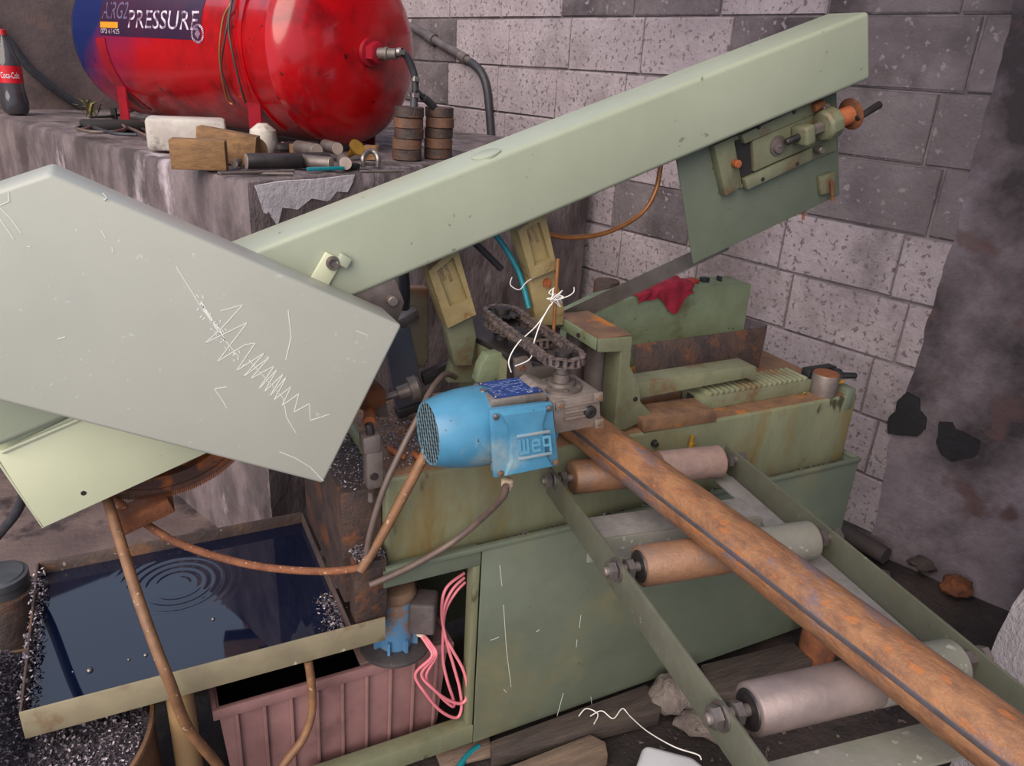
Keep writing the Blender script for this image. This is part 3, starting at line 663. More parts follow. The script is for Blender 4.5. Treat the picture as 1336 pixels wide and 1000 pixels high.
MB().prism([pY(u, v, 1.40) for u, v in [(597, 455), (605, 446), (624, 446), (622, 500), (584, 500)]], (0, 0.03, 0)).build('support_rib', PAINT_VISE, saw, 0.003)
MB().prism([pY(u, v, 1.31) for u, v in [(628, 478), (636, 464), (660, 460), (660, 500), (622, 500)]], (0, 0.03, 0)).build('support_rib', PAINT_JADE, saw, 0.003)
# vise ----------------------------------------------------------------
YV = 1.25
def A4(x, y): return (700 + x / 4.76, 380 + y / 4.76)
arch = MB().prism([pY(*A4(x, y), YV) for x, y in [(383, 300), (598, 284), (583, 465), (640, 585), (648, 690), (712, 755), (706, 790), (545, 868), (482, 850), (526, 378), (383, 384)]], (0, 0.06, 0)).build('vise_jaw', PAINT_VISE, saw, 0.003)
zt = pY(*A4(383, 300), YV).z
xa = pY(*A4(383, 300), YV).x; xb = pY(*A4(598, 284), YV).x
box('jaw_roof', (xa, YV + 0.0605, zt - 0.024), (xb, 1.43, zt), PAINT_JADE, saw, 0.002)
box('roof_rust', (xa + 0.002, YV + 0.004, zt - 0.001), (xb - 0.002, 1.428, zt + 0.0012), RUST_TOP, saw, 0)
box('jaw_cheek', (xa - 0.004, YV + 0.002, zt - 0.024), (xa - 0.0005, 1.432, zt + 0.0005), PAINT_JADE, saw, 0.001)
for f in (0.35, 0.75): MB().lathe(V((xa - 0.004, YV + 0.19 * f, zt - 0.012)), (-1, 0, 0), [(0, 0.0045), (0.005, 0.0045)], 8).build('cheek_screw', STEEL_DARK, saw)
MB().lathe(pY(*A4(612, 670), YV), (0, -1, 0), [(0, 0.006), (0.003, 0.005)], 10).build('jaw_screw', STEEL_DARK, arch)
for (u, y, r) in ((778, 1.345, 0.028), (748, 1.415, 0.025)):
    p = pY(u, 490, y)
    MB().lathe(V((p.x, p.y, ZB1)), (0, 0, 1), [(0, r), (zt - 0.028 - ZB1, r)], 28).build('guide_roller', STEEL_DULL, saw)
YJ = 1.30
bar = polyY('vise_bar', [(830, 501), (982, 477), (987, 479), (987, 498), (980, 496), (974, 494), (832, 521)], YJ, 0.055, PAINT_VISE, saw, 0.002)
polyY('vise_ledge', [(838, 548), (930, 535), (935, 540), (935, 551), (840, 565)], 1.232, 0.075, RUST_TOP, saw, 0.002)
polyY('jaw_insert', [(836, 522), (892, 511), (894, 517), (836, 529)], 1.37, 0.02, RUST_TOP, saw, 0.001)
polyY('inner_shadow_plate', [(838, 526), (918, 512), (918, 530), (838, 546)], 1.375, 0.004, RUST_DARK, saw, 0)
# toothed rack
YK = 1.285
k0 = pY(918, 513, YK); k1 = pY(1062, 484, YK); zr = 0.802
rk = MB().bb((k0.x, YK, ZB1 + 0.002), (k1.x, YK + 0.075, zr - 0.006))
L = k1.x - k0.x
for i in range(19):
    x = k0.x + 0.02 + (L - 0.03) * i / 19
    rk.prism([(x, YK, zr - 0.006), (x + 0.012, YK, zr - 0.006), (x + 0.010, YK, zr + 0.004), (x + 0.004, YK, zr + 0.004)], (0, 0.075, 0))
rack = rk.build('rack', PAINT_VISE, saw, 0.001)
box('rack_socket', (k0.x - 0.002, YK + 0.03, ZB1 + 0.012), (k0.x + 0.003, YK + 0.055, zr - 0.014), DARKVOID, rack, 0)
pc = V((1.575, 1.27, ZB1))
post = MB().lathe(pc, (0, 0, 1), [(0, 0.034), (0.052, 0.034), (0.056, 0.032)], 32).build('vise_screw_post', STEEL_DULL, saw)
MB().lathe(pc + V((0, 0, 0.056)), (0, 0, 1), [(0, 0.032), (0.0015, 0.0315)], 32).build('post_top', RUST, post)
MB().box(pc + V((0.03, 0.05, 0.015)), (0.10, 0.03, 0.075)).build('post_bracket', BLACK, post, 0.004)
MB().box(pc + V((0.066, -0.012, -0.012)), (0.03, 0.05, 0.06)).build('screw_bracket', PAINT_BASE, post, 0.004)
MB().cyl(pc + V((0.03, -0.01, 0.03)), pc + V((0.05, -0.012, 0.032)), 0.007, n=12).build('brass_stud', BRASS, post)
MB().cyl(pc + V((0.03, 0.03, 0.035)), pc + V((0.115, 0.0, 0.035)), 0.010, 0.008, 12).build('screw_handle', BLACK, post, 0.003)
MB().lathe(pc + V((0.05, 0.02, 0.035)), (0.9, -0.3, 0), [(0, 0.02), (0.02, 0.02)], 16).build('handle_hub', BLACK, post, 0.003)
# chip chute plate and rear control housing
q = [pY(822, 452, 1.47), pY(1001, 428, 1.47), pY(990, 480, 1.43), pY(836, 502, 1.43)]
MB().prism(q, (0.0, 0.004, 0.002)).build('chip_chute', RUST_DARK, saw, 0.001)
YC = 1.60
hz = pY(980, 371, YC).z; hz2 = pY(765, 409, YC).z
hx1 = pY(980, 371, YC).x
house = MB().prism([pY(758, 416, YC), pY(800, 395, YC), pY(872, 377, YC), pY(981, 371, YC), V((hx1 + 0.005, YC, 0.70)), V((pY(758, 416, YC).x, YC, 0.70))], (0, 0.10, 0)).build('rear_housing', PAINT_JADE, saw, 0.003)
p = pY(902, 373, YC + 0.05)
MB().lathe(V((p.x, p.y, hz - 0.01)), (0, 0, 1), [(0, 0.010), (0.014, 0.010), (0.016, 0.019), (0.022, 0.019), (0.025, 0.014)], 20).build('stop_button', REDKNOB, house)
for u in (918, 937):
    p = pY(u, 372, YC + 0.05); MB().box(V((p.x, p.y, hz + 0.006)), (0.022 if u == 918 else 0.006, 0.02, 0.02)).build('switch_button', BLACK, house, 0.002)
p = pY(790, 385, 1.74)
MB().lathe(V((p.x, p.y, 0.5)), (0, 0, 1), [(0, 0.036), (pY(790, 366, 1.74).z - 0.5, 0.036)], 28).build('rear_post', RUST_DARK, saw, 0.003)

# ------------------------------------------------------------------ roller conveyor and pipe
CA = math.radians(8.5); CNEAR = V((-math.sin(CA), -math.cos(CA), 0)); CRT = V((math.cos(CA), -math.sin(CA), 0))
KC = 0.953
CO = V((0.757 * KC, 1.228 * KC, 0))
def cp(x, t, z): return CO + CRT * x + CNEAR * t + V((0, 0, z))
conv = thing('roller_conveyor', 'green angle-iron roller conveyor feeding the saw', 'conveyor', (0.9, 0.7, 0))
CW = 0.452 * KC; CL = 1.16; ZC1 = 1.5 - 0.794 * KC; ZC0 = 1.5 - 0.860 * KC
def cbox(name, x0, x1, t0, t1, z0, z1, m, parent, bevel=0.001):
    P = [cp(x0, t0, z0), cp(x1, t0, z0), cp(x1, t1, z0), cp(x0, t1, z0)]
    return MB().prism(P, (0, 0, z1 - z0)).build(name, m, parent, bevel)
lpl = cbox('side_rail', -0.003, 0.003, -0.03, CL, ZC0, ZC1, CONV, conv)
rpl = cbox('side_rail', CW - 0.003, CW + 0.003, -0.045, CL, ZC0, ZC1, CONV, conv)
cbox('rail_flange', CW - 0.05, CW - 0.0035, 0.0, CL, ZC0, ZC0 + 0.005, DUST, rpl)
cbox('cross_bar', 0.004, CW - 0.052, 0.105, 0.175, ZC0 + 0.012, ZC0 + 0.018, DUST, conv)
cbox('cross_bar', 0.004, CW - 0.052, 0.176, 0.182, ZC0 - 0.03, ZC0 + 0.018, DUSTY, conv)
cbox('cross_bar', 0.004, CW - 0.004, 0.690, 0.750, ZC0 + 0.010, ZC0 + 0.016, DUSTY, conv)
for t in (1.05,):
    for x in (0.012, CW - 0.012):
        cbox('leg', x - 0.012, x + 0.012, t, t + 0.024, 0.0, ZC0 - 0.001, CONV, conv)
RR = 0.0353; ZAX = 0.728
ROLLER_DUSTR = mat('roller_reddish', (150, 122, 112), (128, 108, 104), 30, 0.7, bump=0.2)
for i, (t, m1) in enumerate(((0.0, ROLLER_RUST), (0.325, ROLLER_RUST), (0.665, ROLLER_GREY))):
    z = ZAX; t = t * KC
    m_ = m1
    ro = MB().lathe(cp(0.038, t, z), CRT, [(0, RR - 0.010), (0.0, RR - 0.003), (0.003, RR), (CW - 0.083, RR), (CW - 0.08, RR - 0.003), (CW - 0.08, RR - 0.010)], 36).build('roller', m_, conv, sharp=50)
    MB().lathe(cp(CW * 0.55, t, z), CRT, [(0, RR + 0.0002), (0.001, RR + 0.0006), (CW * 0.45 - 0.047, RR + 0.0006), (CW * 0.45 - 0.046, RR + 0.0001)], 36, closed=False).build('dusty_half', (ROLLER_DUSTR, DUSTY, DUSTY)[i], ro)
    if i: MB().lathe(cp(0.0385, t, z), CRT, [(-0.0015, 0.010), (-0.002, RR - 0.014), (-0.003, RR - 0.013), (-0.003, RR - 0.009), (0.0, RR - 0.007)], 32).build('bearing', STEEL_DARK, ro)
    MB().lathe(cp(-0.028, t, z), CRT, [(0, 0.006), (0.003, 0.0085), (0.07, 0.0085)], 14).build('axle', STEEL_DULL, ro)
    MB().lathe(cp(CW - 0.044, t, z), CRT, [(0, 0.0085), (0.068, 0.0085), (0.07, 0.006)], 14).build('axle', STEEL_DULL, ro)
    for x0 in (-0.021, 0.012, CW - 0.026, CW + 0.006):
        MB().lathe(cp(x0, t, z), CRT, [(0, 0.014), (0.0015, 0.0165), (0.0125, 0.0165), (0.014, 0.014)], 6).build('nut', STEEL, ro)
    MB().lathe(cp(-0.0065, t, z), CRT, [(0, 0.021), (0.003, 0.021)], 20).build('washer', STEEL, ro)
# greyish paint splashed half rollers beyond the pipe
PZC, PR = ZAX + RR + 0.0418, 0.0415
def pax(y): return V((0.857 * KC + (1.29 * KC - y) * 0.029, y, PZC))
pipe = thing('steel_pipe', 'long rusty steel pipe lying on the rollers', 'pipe', (0.87, 0.7, PZC - PR))
p0, p1 = pax(1.475), pax(-0.12)
MB().lathe(p0, p1 - p0, [(0, PR - 0.005), (0, PR), ((p1 - p0).length, PR), ((p1 - p0).length, PR - 0.005), (0.002, PR - 0.006)], 64).build('pipe_wall', PIPE, pipe, sharp=60)
seam = MB()
aa = (p1 - p0).normalized()
def psurf(y, deg, r): c = pax(y); a = math.radians(deg); return c + V((math.cos(a), 0, math.sin(a))) * r
n = 60
for i in range(n + 1):
    y = 1.47 - 1.57 * i / n
    w = noise.noise(V((y * 6, 0, 0))) * 1.6; w2 = noise.noise(V((y * 31, 3, 0))) * 0.9
    seam.v += [psurf(y, 161.5 + w, PR + 0.0002), psurf(y, 163 + w, PR + 0.0009), psurf(y, 170 + w + w2, PR + 0.0009), psurf(y, 172.5 + w + w2, PR + 0.0002)]
for i in range(n):
    for j in range(3): seam.f.append((4 * i + j, 4 * i + j + 1, 4 * i + j + 5, 4 * i + j + 4))
seam.build('weld_seam', SEAM, pipe)

# ------------------------------------------------------------------ feed drive: gearmotor, sprockets, chains
gm = thing('gearmotor', 'blue electric gearmotor with aluminium worm gearbox', 'motor', (0.60, 1.13, 0.82))
MY = 1.125; mc = pY(558, 566, MY); MZ = mc.z; MX = mc.x
def mm(dx, dy=0, dz=0): return V((MX + dx, MY + dy, MZ + dz))
fan = MB().lathe(mm(0), (1, 0, 0), [(0.004, 0.050), (0, 0.056), (0.006, 0.059), (0.03, 0.066), (0.06, 0.071), (0.095, 0.073), (0.112, 0.072), (0.115, 0.068)], 48).build('fan_cover', BLUE, gm, sharp=60)
MB().lathe(mm(0.002), (1, 0, 0), [(0, 0.0545), (0.002, 0.0545)], 40).build('fan_recess', DARKVOID, fan)
gr = MB()
for k in range(-4, 5):
    o_ = k * 0.0122; h = math.sqrt(max(0.0, 0.056 ** 2 - o_ ** 2))
    for ang in (35, -25):
        ca, sa = math.cos(math.radians(ang)), math.sin(math.radians(ang))
        a_ = mm(0.0005) + V((0, ca * o_ - sa * -h, sa * o_ + ca * -h)); b2 = mm(0.0005) + V((0, ca * o_ - sa * h, sa * o_ + ca * h))
        gr.tube([a_, b2], 0.0012, 5, smooth=False)
gr.build('fan_grille', mat('grille_grey', (84, 108, 118), (66, 88, 98), 30, 0.5), fan)
for dy, dz in ((-0.066, 0.032), (-0.063, -0.038)): MB().lathe(mm(0.098, dy, dz), (0, dy, dz), [(0, 0.006), (0.003, 0.005)], 12).build('cover_screw', STEEL_DULL, fan)
body = MB().lathe(mm(0.116), (1, 0, 0), [(0, 0.058), (0.115, 0.058)], 36)
for k in range(24):
    a = 2 * math.pi * k / 24
    if -0.6 < math.sin(a) < 0.6 and math.cos(a) < 0: continue
    R_ = Matrix.Rotation(a, 3, 'X'); body.box(mm(0.1725) + R_ @ V((0, 0.062, 0)), (0.11, 0.012, 0.003), R_)
mb_ = body.build('motor_body', BLUE, gm)
box('plate_seat', (MX + 0.096, MY - 0.050, MZ + 0.052), (MX + 0.205, MY + 0.03, MZ + 0.070), ALU, mb_, 0.003)
npl = box('nameplate', (MX + 0.104, MY - 0.046, MZ + 0.0705), (MX + 0.198, MY + 0.026, MZ + 0.0718), NAVY, mb_, 0)
rows = MB(); rr_ = random.Random(5)
for r in range(9):
    x = MX + 0.110
    while x < MX + 0.188:
        w = rr_.uniform(0.003, 0.010)
        if rr_.random() < 0.75: rows.bb((x, MY + 0.0145 - r * 0.0065, MZ + 0.0718), (min(x + w, MX + 0.19), MY + 0.0155 - r * 0.0065, MZ + 0.0720))
        x += w + 0.002
tag(rows.build('nameplate_print', mat('plate_print', (150, 164, 190), rough=0.5), npl, smooth=False), kind='stuff')
textobj('ce_mark', 'CE', 0.009, lambda x, y: V((MX + 0.168 + x, MY - 0.044 + y, MZ + 0.0722)), WHITE_PRINT, npl)
for dx in (0.108, 0.194):
    for dy in (-0.041, 0.021): MB().lathe(V((MX + dx, MY + dy, MZ + 0.0718)), (0, 0, 1), [(0, 0.003), (0.002, 0.0025)], 10).build('plate_screw', STEEL, npl)
MB().lathe(mm(0.098, -0.01, 0.068), (0, 0, 1), [(0, 0.007), (0.006, 0.006)], 12).build('cover_screw', STEEL, fan)
# terminal box
TY = MY - 0.092
def C6(x, y): return (520 + x / 4.76, 440 + y / 4.76)
tbx = MB().prism([pY(*C6(x, y), TY + 0.012) for x, y in [(592, 470), (950, 425), (990, 800), (606, 876)]], (0, 0.026, 0)).build('terminal_box', BLUE, gm, 0.006, seg=3)
q4 = [pY(*C6(x, y), TY) for x, y in [(572, 462), (958, 408), (1000, 800), (596, 882)]]
lid = MB().prism(q4, (0, 0.011, 0)).build('box_lid', BLUE, tbx, 0.004, seg=2)
def LQ(fx, fy, off=0.0):  # lid face coordinates: fx right 0..1, fy down 0..1
    a_ = q4[0].lerp(q4[1], fx); b2 = q4[3].lerp(q4[2], fx); return a_.lerp(b2, fy) + V((0, -off, 0))
pts_ = [(0.12, 0.02), (0.88, 0.02), (0.78, 0.25), (0.78, 0.75), (0.88, 0.97), (0.12, 0.97), (0.24, 0.75), (0.24, 0.25)]
bb_ = MB(); bb_.v = [LQ(*p, 0.0) for p in pts_] + [LQ(0.5 + (p[0] - 0.5) * 0.95, 0.5 + (p[1] - 0.5) * 0.95, 0.009) for p in pts_]
bb_.f = [tuple(range(8, 16))] + [(i, (i + 1) % 8, 8 + (i + 1) % 8, 8 + i) for i in range(8)]
bb_.build('lid_boss', BLUE, lid, 0.0015)
for fx, fy in ((0.07, 0.08), (0.92, 0.07), (0.09, 0.93), (0.94, 0.92)):
    MB().lathe(LQ(fx, fy, 0.0), (0, -1, 0), [(0, 0.0055), (0.0035, 0.0055), (0.0045, 0.004)], 14).build('lid_screw', STEEL if fy < 0.5 else RUST_TOP, lid)
# raised maker's lettering between two bars
LOGO = mat('logo_blue', (100, 158, 186), (90, 146, 174), 30, 0.4)  # lighter than the lid: edge highlights put into the letter colour
def LB(name, fx0, fy0, fx1, fy1):
    MB().prism([LQ(fx0, fy0, 0.0088), LQ(fx1, fy0, 0.0088), LQ(fx1, fy1, 0.0088), LQ(fx0, fy1, 0.0088)], (0, -0.003, 0)).build(name, mat('logo_bar_worn', (150, 150, 150), (120, 150, 168), 40, 0.5), lid, 0.0006)
def LS(name, rects):
    b = MB()
    for q_, (fx0, fy0, fx1, fy1) in enumerate(rects): b.prism([LQ(fx0, fy0, 0.0085), LQ(fx1, fy0, 0.0085), LQ(fx1, fy1, 0.0085), LQ(fx0, fy1, 0.0085)], (0, -0.0026 - 0.00025 * q_, 0))
    b.build(name, LOGO, lid, smooth=False)
LB('logo_bar', 0.34, 0.36, 0.86, 0.40); LB('logo_bar', 0.34, 0.70, 0.86, 0.74)
LS('logo_letter', [(0.36, 0.44, 0.39, 0.66), (0.42, 0.44, 0.45, 0.63), (0.48, 0.44, 0.51, 0.66), (0.36, 0.62, 0.51, 0.66)])
LS('logo_letter', [(0.56, 0.46, 0.59, 0.66), (0.56, 0.62, 0.69, 0.66), (0.56, 0.46, 0.69, 0.50), (0.66, 0.46, 0.69, 0.57), (0.58, 0.54, 0.69, 0.57)])
LS('logo_letter', [(0.73, 0.44, 0.86, 0.48), (0.73, 0.44, 0.76, 0.60), (0.73, 0.57, 0.84, 0.60), (0.83, 0.44, 0.86, 0.69)])
gl = pY(662, 628, TY + 0.03)
MB().lathe(gl + V((0, 0, 0.004)), (0, 0, -1), [(0, 0.008), (0.002, 0.011), (0.012, 0.011), (0.014, 0.009), (0.02, 0.008)], 16).build('cable_gland', mat('gland_beige', (196, 172, 150), rough=0.5), tbx)
# gearbox
GY = 1.062
gbx = MB().prism([pY(u, v, GY) for u, v in [(722, 524), (783, 511), (785, 556), (724, 567)]], (0, 0.095, 0)).build('gearbox', ALU, gm, 0.004)
gx0 = pY(722, 524, GY); gx1 = pY(784, 512, GY); gb0 = pY(724, 567, GY); gb1 = pY(785, 556, GY)
def GQ(fx, fy, off=0.0): return gx0.lerp(gx1, fx).lerp(gb0.lerp(gb1, fx), fy) + V((0, -off, 0))
for fy in (0.18, 0.36, 0.55): MB().prism([GQ(0.2, fy), GQ(0.84, fy), GQ(0.84, fy + 0.06), GQ(0.2, fy + 0.06)], (0, -0.005, 0)).build('gearbox_fin', ALU, gbx, 0.001)
for fx, fy in ((0.11, 0.14), (0.92, 0.1), (0.92, 0.88)):
    MB().prism([GQ(fx - .09, fy - .13), GQ(fx + .09, fy - .13), GQ(fx + .09, fy + .13), GQ(fx - .09, fy + .13)], (0, -0.006, 0)).build('gearbox_foot', ALU, gbx, 0.001)
    MB().lathe(GQ(fx, fy, 0.006), (0, -1, 0), [(0, 0.0045), (0.002, 0.004)], 12).build('foot_bolt', RUST_TOP, gbx)
MB().lathe(GQ(0.74, 0.5, 0.0), (0, -1, 0), [(0, 0.012), (0.006, 0.012), (0.008, 0.009), (0.008, 0.004), (0.004, 0.003)], 20).build('oil_plug', BLACK, gbx)
fl = pZ(732, 504, gx0.z + 0.006); FZ = gx0.z
flc = V((pY(732, 500, 1.11).x, 1.11, gx0.z - 0.004))
flg = MB().lathe(flc, (0, 0, 1), [(0, 0.040), (0.012, 0.040), (0.013, 0.036), (0.014, 0.026), (0.020, 0.025), (0.020, 0.016), (0.034, 0.015), (0.036, 0.012)], 32).build('output_flange', STEEL_DULL, gbx)
for k in range(6):
    a = k * math.pi / 3 + 0.3; MB().lathe(flc + V((math.cos(a) * 0.033, math.sin(a) * 0.033, 0.013)), (0, 0, 1), [(0, 0.005), (0.003, 0.005)], 8).build('flange_bolt', STEEL_DULL, gbx)
MB().prism([pY(u, v, 1.10) for u, v in [(692, 506), (700, 500), (720, 505), (722, 548), (704, 552), (692, 550)]], (0, 0.05, 0)).build('motor_flange', ALU, gm, 0.004)
brk = MB().prism([pY(u, v, 1.19) for u, v in [(674, 500), (672, 470), (690, 466), (696, 480), (720, 478), (740, 482), (740, 510), (676, 515)]], (0, 0.012, 0)).build('mount_plate', STEEL_DULL, gm, 0.002)
MB().lathe(pY(681, 480, 1.19), (0, -1, 0), [(0, 0.006), (0.004, 0.005)], 10).build('mount_bolt', RUST, brk)
# shaft, sprockets and chains
ZS = pY(735, 466, 1.11).z
S1 = V((flc.x, flc.y, ZS)); S2 = pZ(655, 409, ZS); S3 = pZ(700, 441, ZS - 0.018); S2b = V((S2.x, S2.y, ZS - 0.018))
sup = thing('feed_drive_support', 'dark steel drive bracket carrying the chain sprockets', 'bracket', (S2.x, S2.y, ZB1))
zp = ZS - 0.055
MB().prism([pZ(u, v, zp) for u, v in [(597, 428), (623, 412), (668, 418), (742, 455), (716, 478), (668, 464)]], (0, 0, -0.012)).build('bracket_plate', STEEL_DARK, sup, 0.002)
pa, pb_ = pZ(600, 430, zp), pZ(664, 464, zp)
MB().prism([pa + V((0.004, 0.004, -0.013)), pb_ + V((0, 0.004, -0.013)), pb_ + V((0.0, 0.03, -0.013)), pa + V((0.02, 0.03, -0.013))], (0, 0, ZB1 + 0.002 - zp + 0.013)).build('bracket_web', PAINT_VISE, sup, 0.002)
for sc_, m_ in ((S2, STEEL_DARK), (S3, STEEL_DARK)):
    MB().lathe(V((sc_.x, sc_.y, zp)), (0, 0, 1), [(0, 0.016), (0.012, 0.016), (0.014, 0.011), (sc_.z - zp + 0.012, 0.011), (sc_.z - zp + 0.014, 0.008)], 20).build('sprocket_shaft', m_, sup)
MB().lathe(V((S1.x, S1.y, flc.z + 0.036)), (0, 0, 1), [(0, 0.012), (S1.z - flc.z - 0.034, 0.012)], 20).build('gearbox_shaft', BRASS if False else STEEL_DULL, gbx)
def sprocket(c, r, teeth, parent):
    b = MB(); poly = []
    for k in range(teeth * 4):
        a = 2 * math.pi * k / (teeth * 4); rr = r + (0.004 if k % 4 in (1, 2) else -0.003)
        poly.append(c + V((math.cos(a) * rr, math.sin(a) * rr, -0.002)))
    b.prism(poly, (0, 0, 0.004)); b.lathe(c + V((0, 0, -0.012)), (0, 0, 1), [(0, 0.016), (0.024, 0.016)], 20)
    return b.build('sprocket', STEEL_DARK, parent)
SR1 = 0.034
sprocket(S1, SR1, 14, gbx); sprocket(S2, SR1, 14, sup); sprocket(S2b, SR1, 14, sup); sprocket(S3, SR1, 14, sup)
def chain(a, b, r, label, z_sag=0.0):
    d = (b - a); d.z = 0; L = d.length; u = d.normalized(); w = V((-u.y, u.x, 0))
    path = []
    pitch = 0.0135; tot = 2 * L + 2 * math.pi * r; n = int(round(tot / pitch / 2) * 2); st = tot / n
    for i in range(n):
        s = i * st
        if s < L: p = a + w * r + u * s
        elif s < L + math.pi * r: t = (s - L) / r; p = b + (w * math.cos(t) + u * math.sin(t)) * r
        elif s < 2 * L + math.pi * r: p = b - w * r - u * (s - L - math.pi * r)
        else: t = (s - 2 * L - math.pi * r) / r; p = a + (-w * math.cos(t) - u * math.sin(t)) * r
        path.append(V((p.x, p.y, a.z)))
    mb = MB()
    for i in range(n):
        p, q = path[i], path[(i + 1) % n]; m = (p + q) / 2; t = (q - p).normalized(); x = V((-t.y, t.x, 0))
        R_ = Matrix((t, x, V((0, 0, 1)))).transposed()
        off = 0.0080 if i % 2 else 0.0062
        for sgn in (-1, 1): mb.box(m + V((0, 0, sgn * off)), (st + 0.0055, 0.0105, 0.0017), R_)
        mb.lathe(p - V((0, 0, 0.0100)), (0, 0, 1), [(0, 0.0028), (0.0200, 0.0028)], 6)
        mb.lathe(p - V((0, 0, 0.0055)), (0, 0, 1), [(0, 0.0046), (0.0110, 0.0046)], 8)
    o = mb.build('drive_chain', CHAIN, None, sharp=40); tag(o, label, 'chain', kind=None); return o
chain(S1, S2, SR1 + 0.001, 'long oily roller chain looped to the gearbox sprocket')
chain(S2b, S3, SR1 + 0.001, 'short oily roller chain between the two rear sprockets')

# ------------------------------------------------------------------ coolant tray, bin and pump
tray = thing('coolant_tray', 'shallow green steel drip tray full of dark coolant', 'tray', (0.05, 1.4, 0))
TX0, TX1, TYf, TYb, TZ0, TZ1 = -0.250, 0.300, 1.200, 1.640, 0.412, 0.469
TRAYIN = mat('tray_inside', (92, 74, 66), (70, 58, 56), 12, 0.5, c3=(118, 82, 58), t3=(0.54, 0.64), scale3=9, bump=0.3, c4=(150, 130, 120), t4=(0.69, 0.72), scale4=60)
TRAYFR = mat('tray_front', (148, 138, 112), (128, 118, 98), 10, 0.45, c3=(112, 78, 58), t3=(0.58, 0.7), scale3=8, c4=(190, 186, 160), t4=(0.70, 0.73), scale4=30)
box('tray_floor', (TX0, TYf, TZ0), (TX1, TYb, TZ0 + 0.004), TRAYIN, tray, 0)
box('front_rim', (TX0 - 0.004, TYf - 0.004, TZ0), (0.372, TYf, TZ1), TRAYFR, tray, 0.001)
box('back_rim', (TX0 - 0.004, TYb, TZ0), (TX1, TYb + 0.004, TZ1), TRAYIN, tray, 0.001)
box('side_rim', (TX0 - 0.004, TYf, TZ0), (TX0, TYb, TZ1), TRAYIN, tray, 0.001)
box('side_rim', (TX1, TYf, TZ0), (TX1 + 0.004, TYb, TZ1), TRAYIN, tray, 0.001)
lg = pY(228, 930, 1.215)
MB().lathe(V((lg.x + 0.012, 1.225, 0)), (0, 0, 1), [(0, 0.024), (TZ0, 0.024)], 24).build('leg', mat('leg_paint', (156, 126, 88), (132, 106, 78), 9, 0.5, stretch=(1, 1, 0.3)), tray)
MB().lathe(V((0.26, 1.60, 0)), (0, 0, 1), [(0, 0.02), (TZ0, 0.02)], 16).build('leg', RUST, tray)
# liquid with ripples from a drip
def pool():
    b = MB(); nx, ny = 150, 120; c = pZ(232, 762, 0.44); zz = 0.440
    for j in range(ny + 1):
        for i in range(nx + 1):
            x = TX0 + (TX1 - TX0) * i / nx; y = TYf + (TYb - TYf) * j / ny
            r = math.hypot(x - c.x, y - c.y); h = 0.00035 * math.cos(r * 330) * math.exp(-((r - 0.07) / 0.04) ** 2)
            b.v.append(V((x, y, zz + h)))
    for j in range(ny):
        for i in range(nx):
            k = j * (nx + 1) + i; b.f.append((k, k + 1, k + nx + 2, k + nx + 1))
    k0 = len(b.v)
    o = b.build('coolant', OIL, None, sharp=80); tag(o, 'dark reflective coolant lying in the drip tray', 'coolant', kind='stuff')
pool()
# bubbles
for i, (u, v, r) in enumerate(((117, 875, 0.006), (168, 861, 0.003), (190, 855, 0.004), (278, 808, 0.004), (95, 877, 0.002))):
    p = pZ(u, v, 0.4405); b = MB()
    b.lathe(p, (0, 0, 1), [(0, r), (r * 0.3, r * 0.95), (r * 0.6, r * 0.75), (r * 0.8, r * 0.45), (r * 0.85, 0.0003)], 16)
    tag(b.build('foam_bubble', STEEL, None), 'tiny bubble floating on the dark coolant', 'bubble', 'bubbles on the coolant')
# bin
bin_ = thing('plastic_bin', 'brownish pink ribbed plastic bin under the tray', 'bin', (0.29, 1.4, 0))
BX0, BX1, BY0, BY1, BZ = 0.048, 0.535, 1.255, 1.52, 0.305
def shell(x0, x1, y0, y1, z0, z1, t, tp):
    b = MB()
    o = [(x0 + tp, y0 + tp), (x1 - tp, y0 + tp), (x1 - tp, y1 - tp), (x0 + tp, y1 - tp)]; oo = [(x0, y0), (x1, y0), (x1, y1), (x0, y1)]
    ii = [(x0 + t, y0 + t), (x1 - t, y0 + t), (x1 - t, y1 - t), (x0 + t, y1 - t)]; ib = [(x0 + t + tp, y0 + t + tp), (x1 - t - tp, y0 + t + tp), (x1 - t - tp, y1 - t - tp), (x0 + t + tp, y1 - t - tp)]
    b.v = [V((*p, z0)) for p in o] + [V((*p, z1)) for p in oo] + [V((*p, z1)) for p in ii] + [V((*p, z0 + t)) for p in ib]
    b.f = [(3, 2, 1, 0), (12, 13, 14, 15)]
    for i in range(4):
        j = (i + 1) % 4; b.f += [(i, j, 4 + j, 4 + i), (4 + i, 4 + j, 8 + j, 8 + i), (8 + i, 8 + j, 12 + j, 12 + i)]
    return b
shell(BX0, BX1, BY0, BY1, 0.0, BZ, 0.004, 0.02).build('bin_body', BIN, bin_, 0.001)
rimb = MB()
for a_, c in (((BX0 - 0.01, BY0 - 0.01), (BX1 + 0.01, BY0 - 0.0005)), ((BX0 - 0.01, BY1 + 0.0005), (BX1 + 0.01, BY1 + 0.01)), ((BX0 - 0.01, BY0), (BX0 - 0.0005, BY1)), ((BX1 + 0.0005, BY0), (BX1 + 0.01, BY1))):
    rimb.bb((*a_, BZ - 0.022), (*c, BZ + 0.003))
rimb.build('bin_rim', BIN, bin_, 0.002)
for i in range(9):
    x = BX0 + 0.03 + i * 0.053
    MB().prism([(x, BY0 - 0.002, BZ - 0.024), (x + 0.007, BY0 - 0.002, BZ - 0.024), (x + 0.007, BY0 + 0.016, 0.01), (x, BY0 + 0.016, 0.01)], (0, -0.006, 0)).build('bin_rib', BIN, bin_, 0.001)
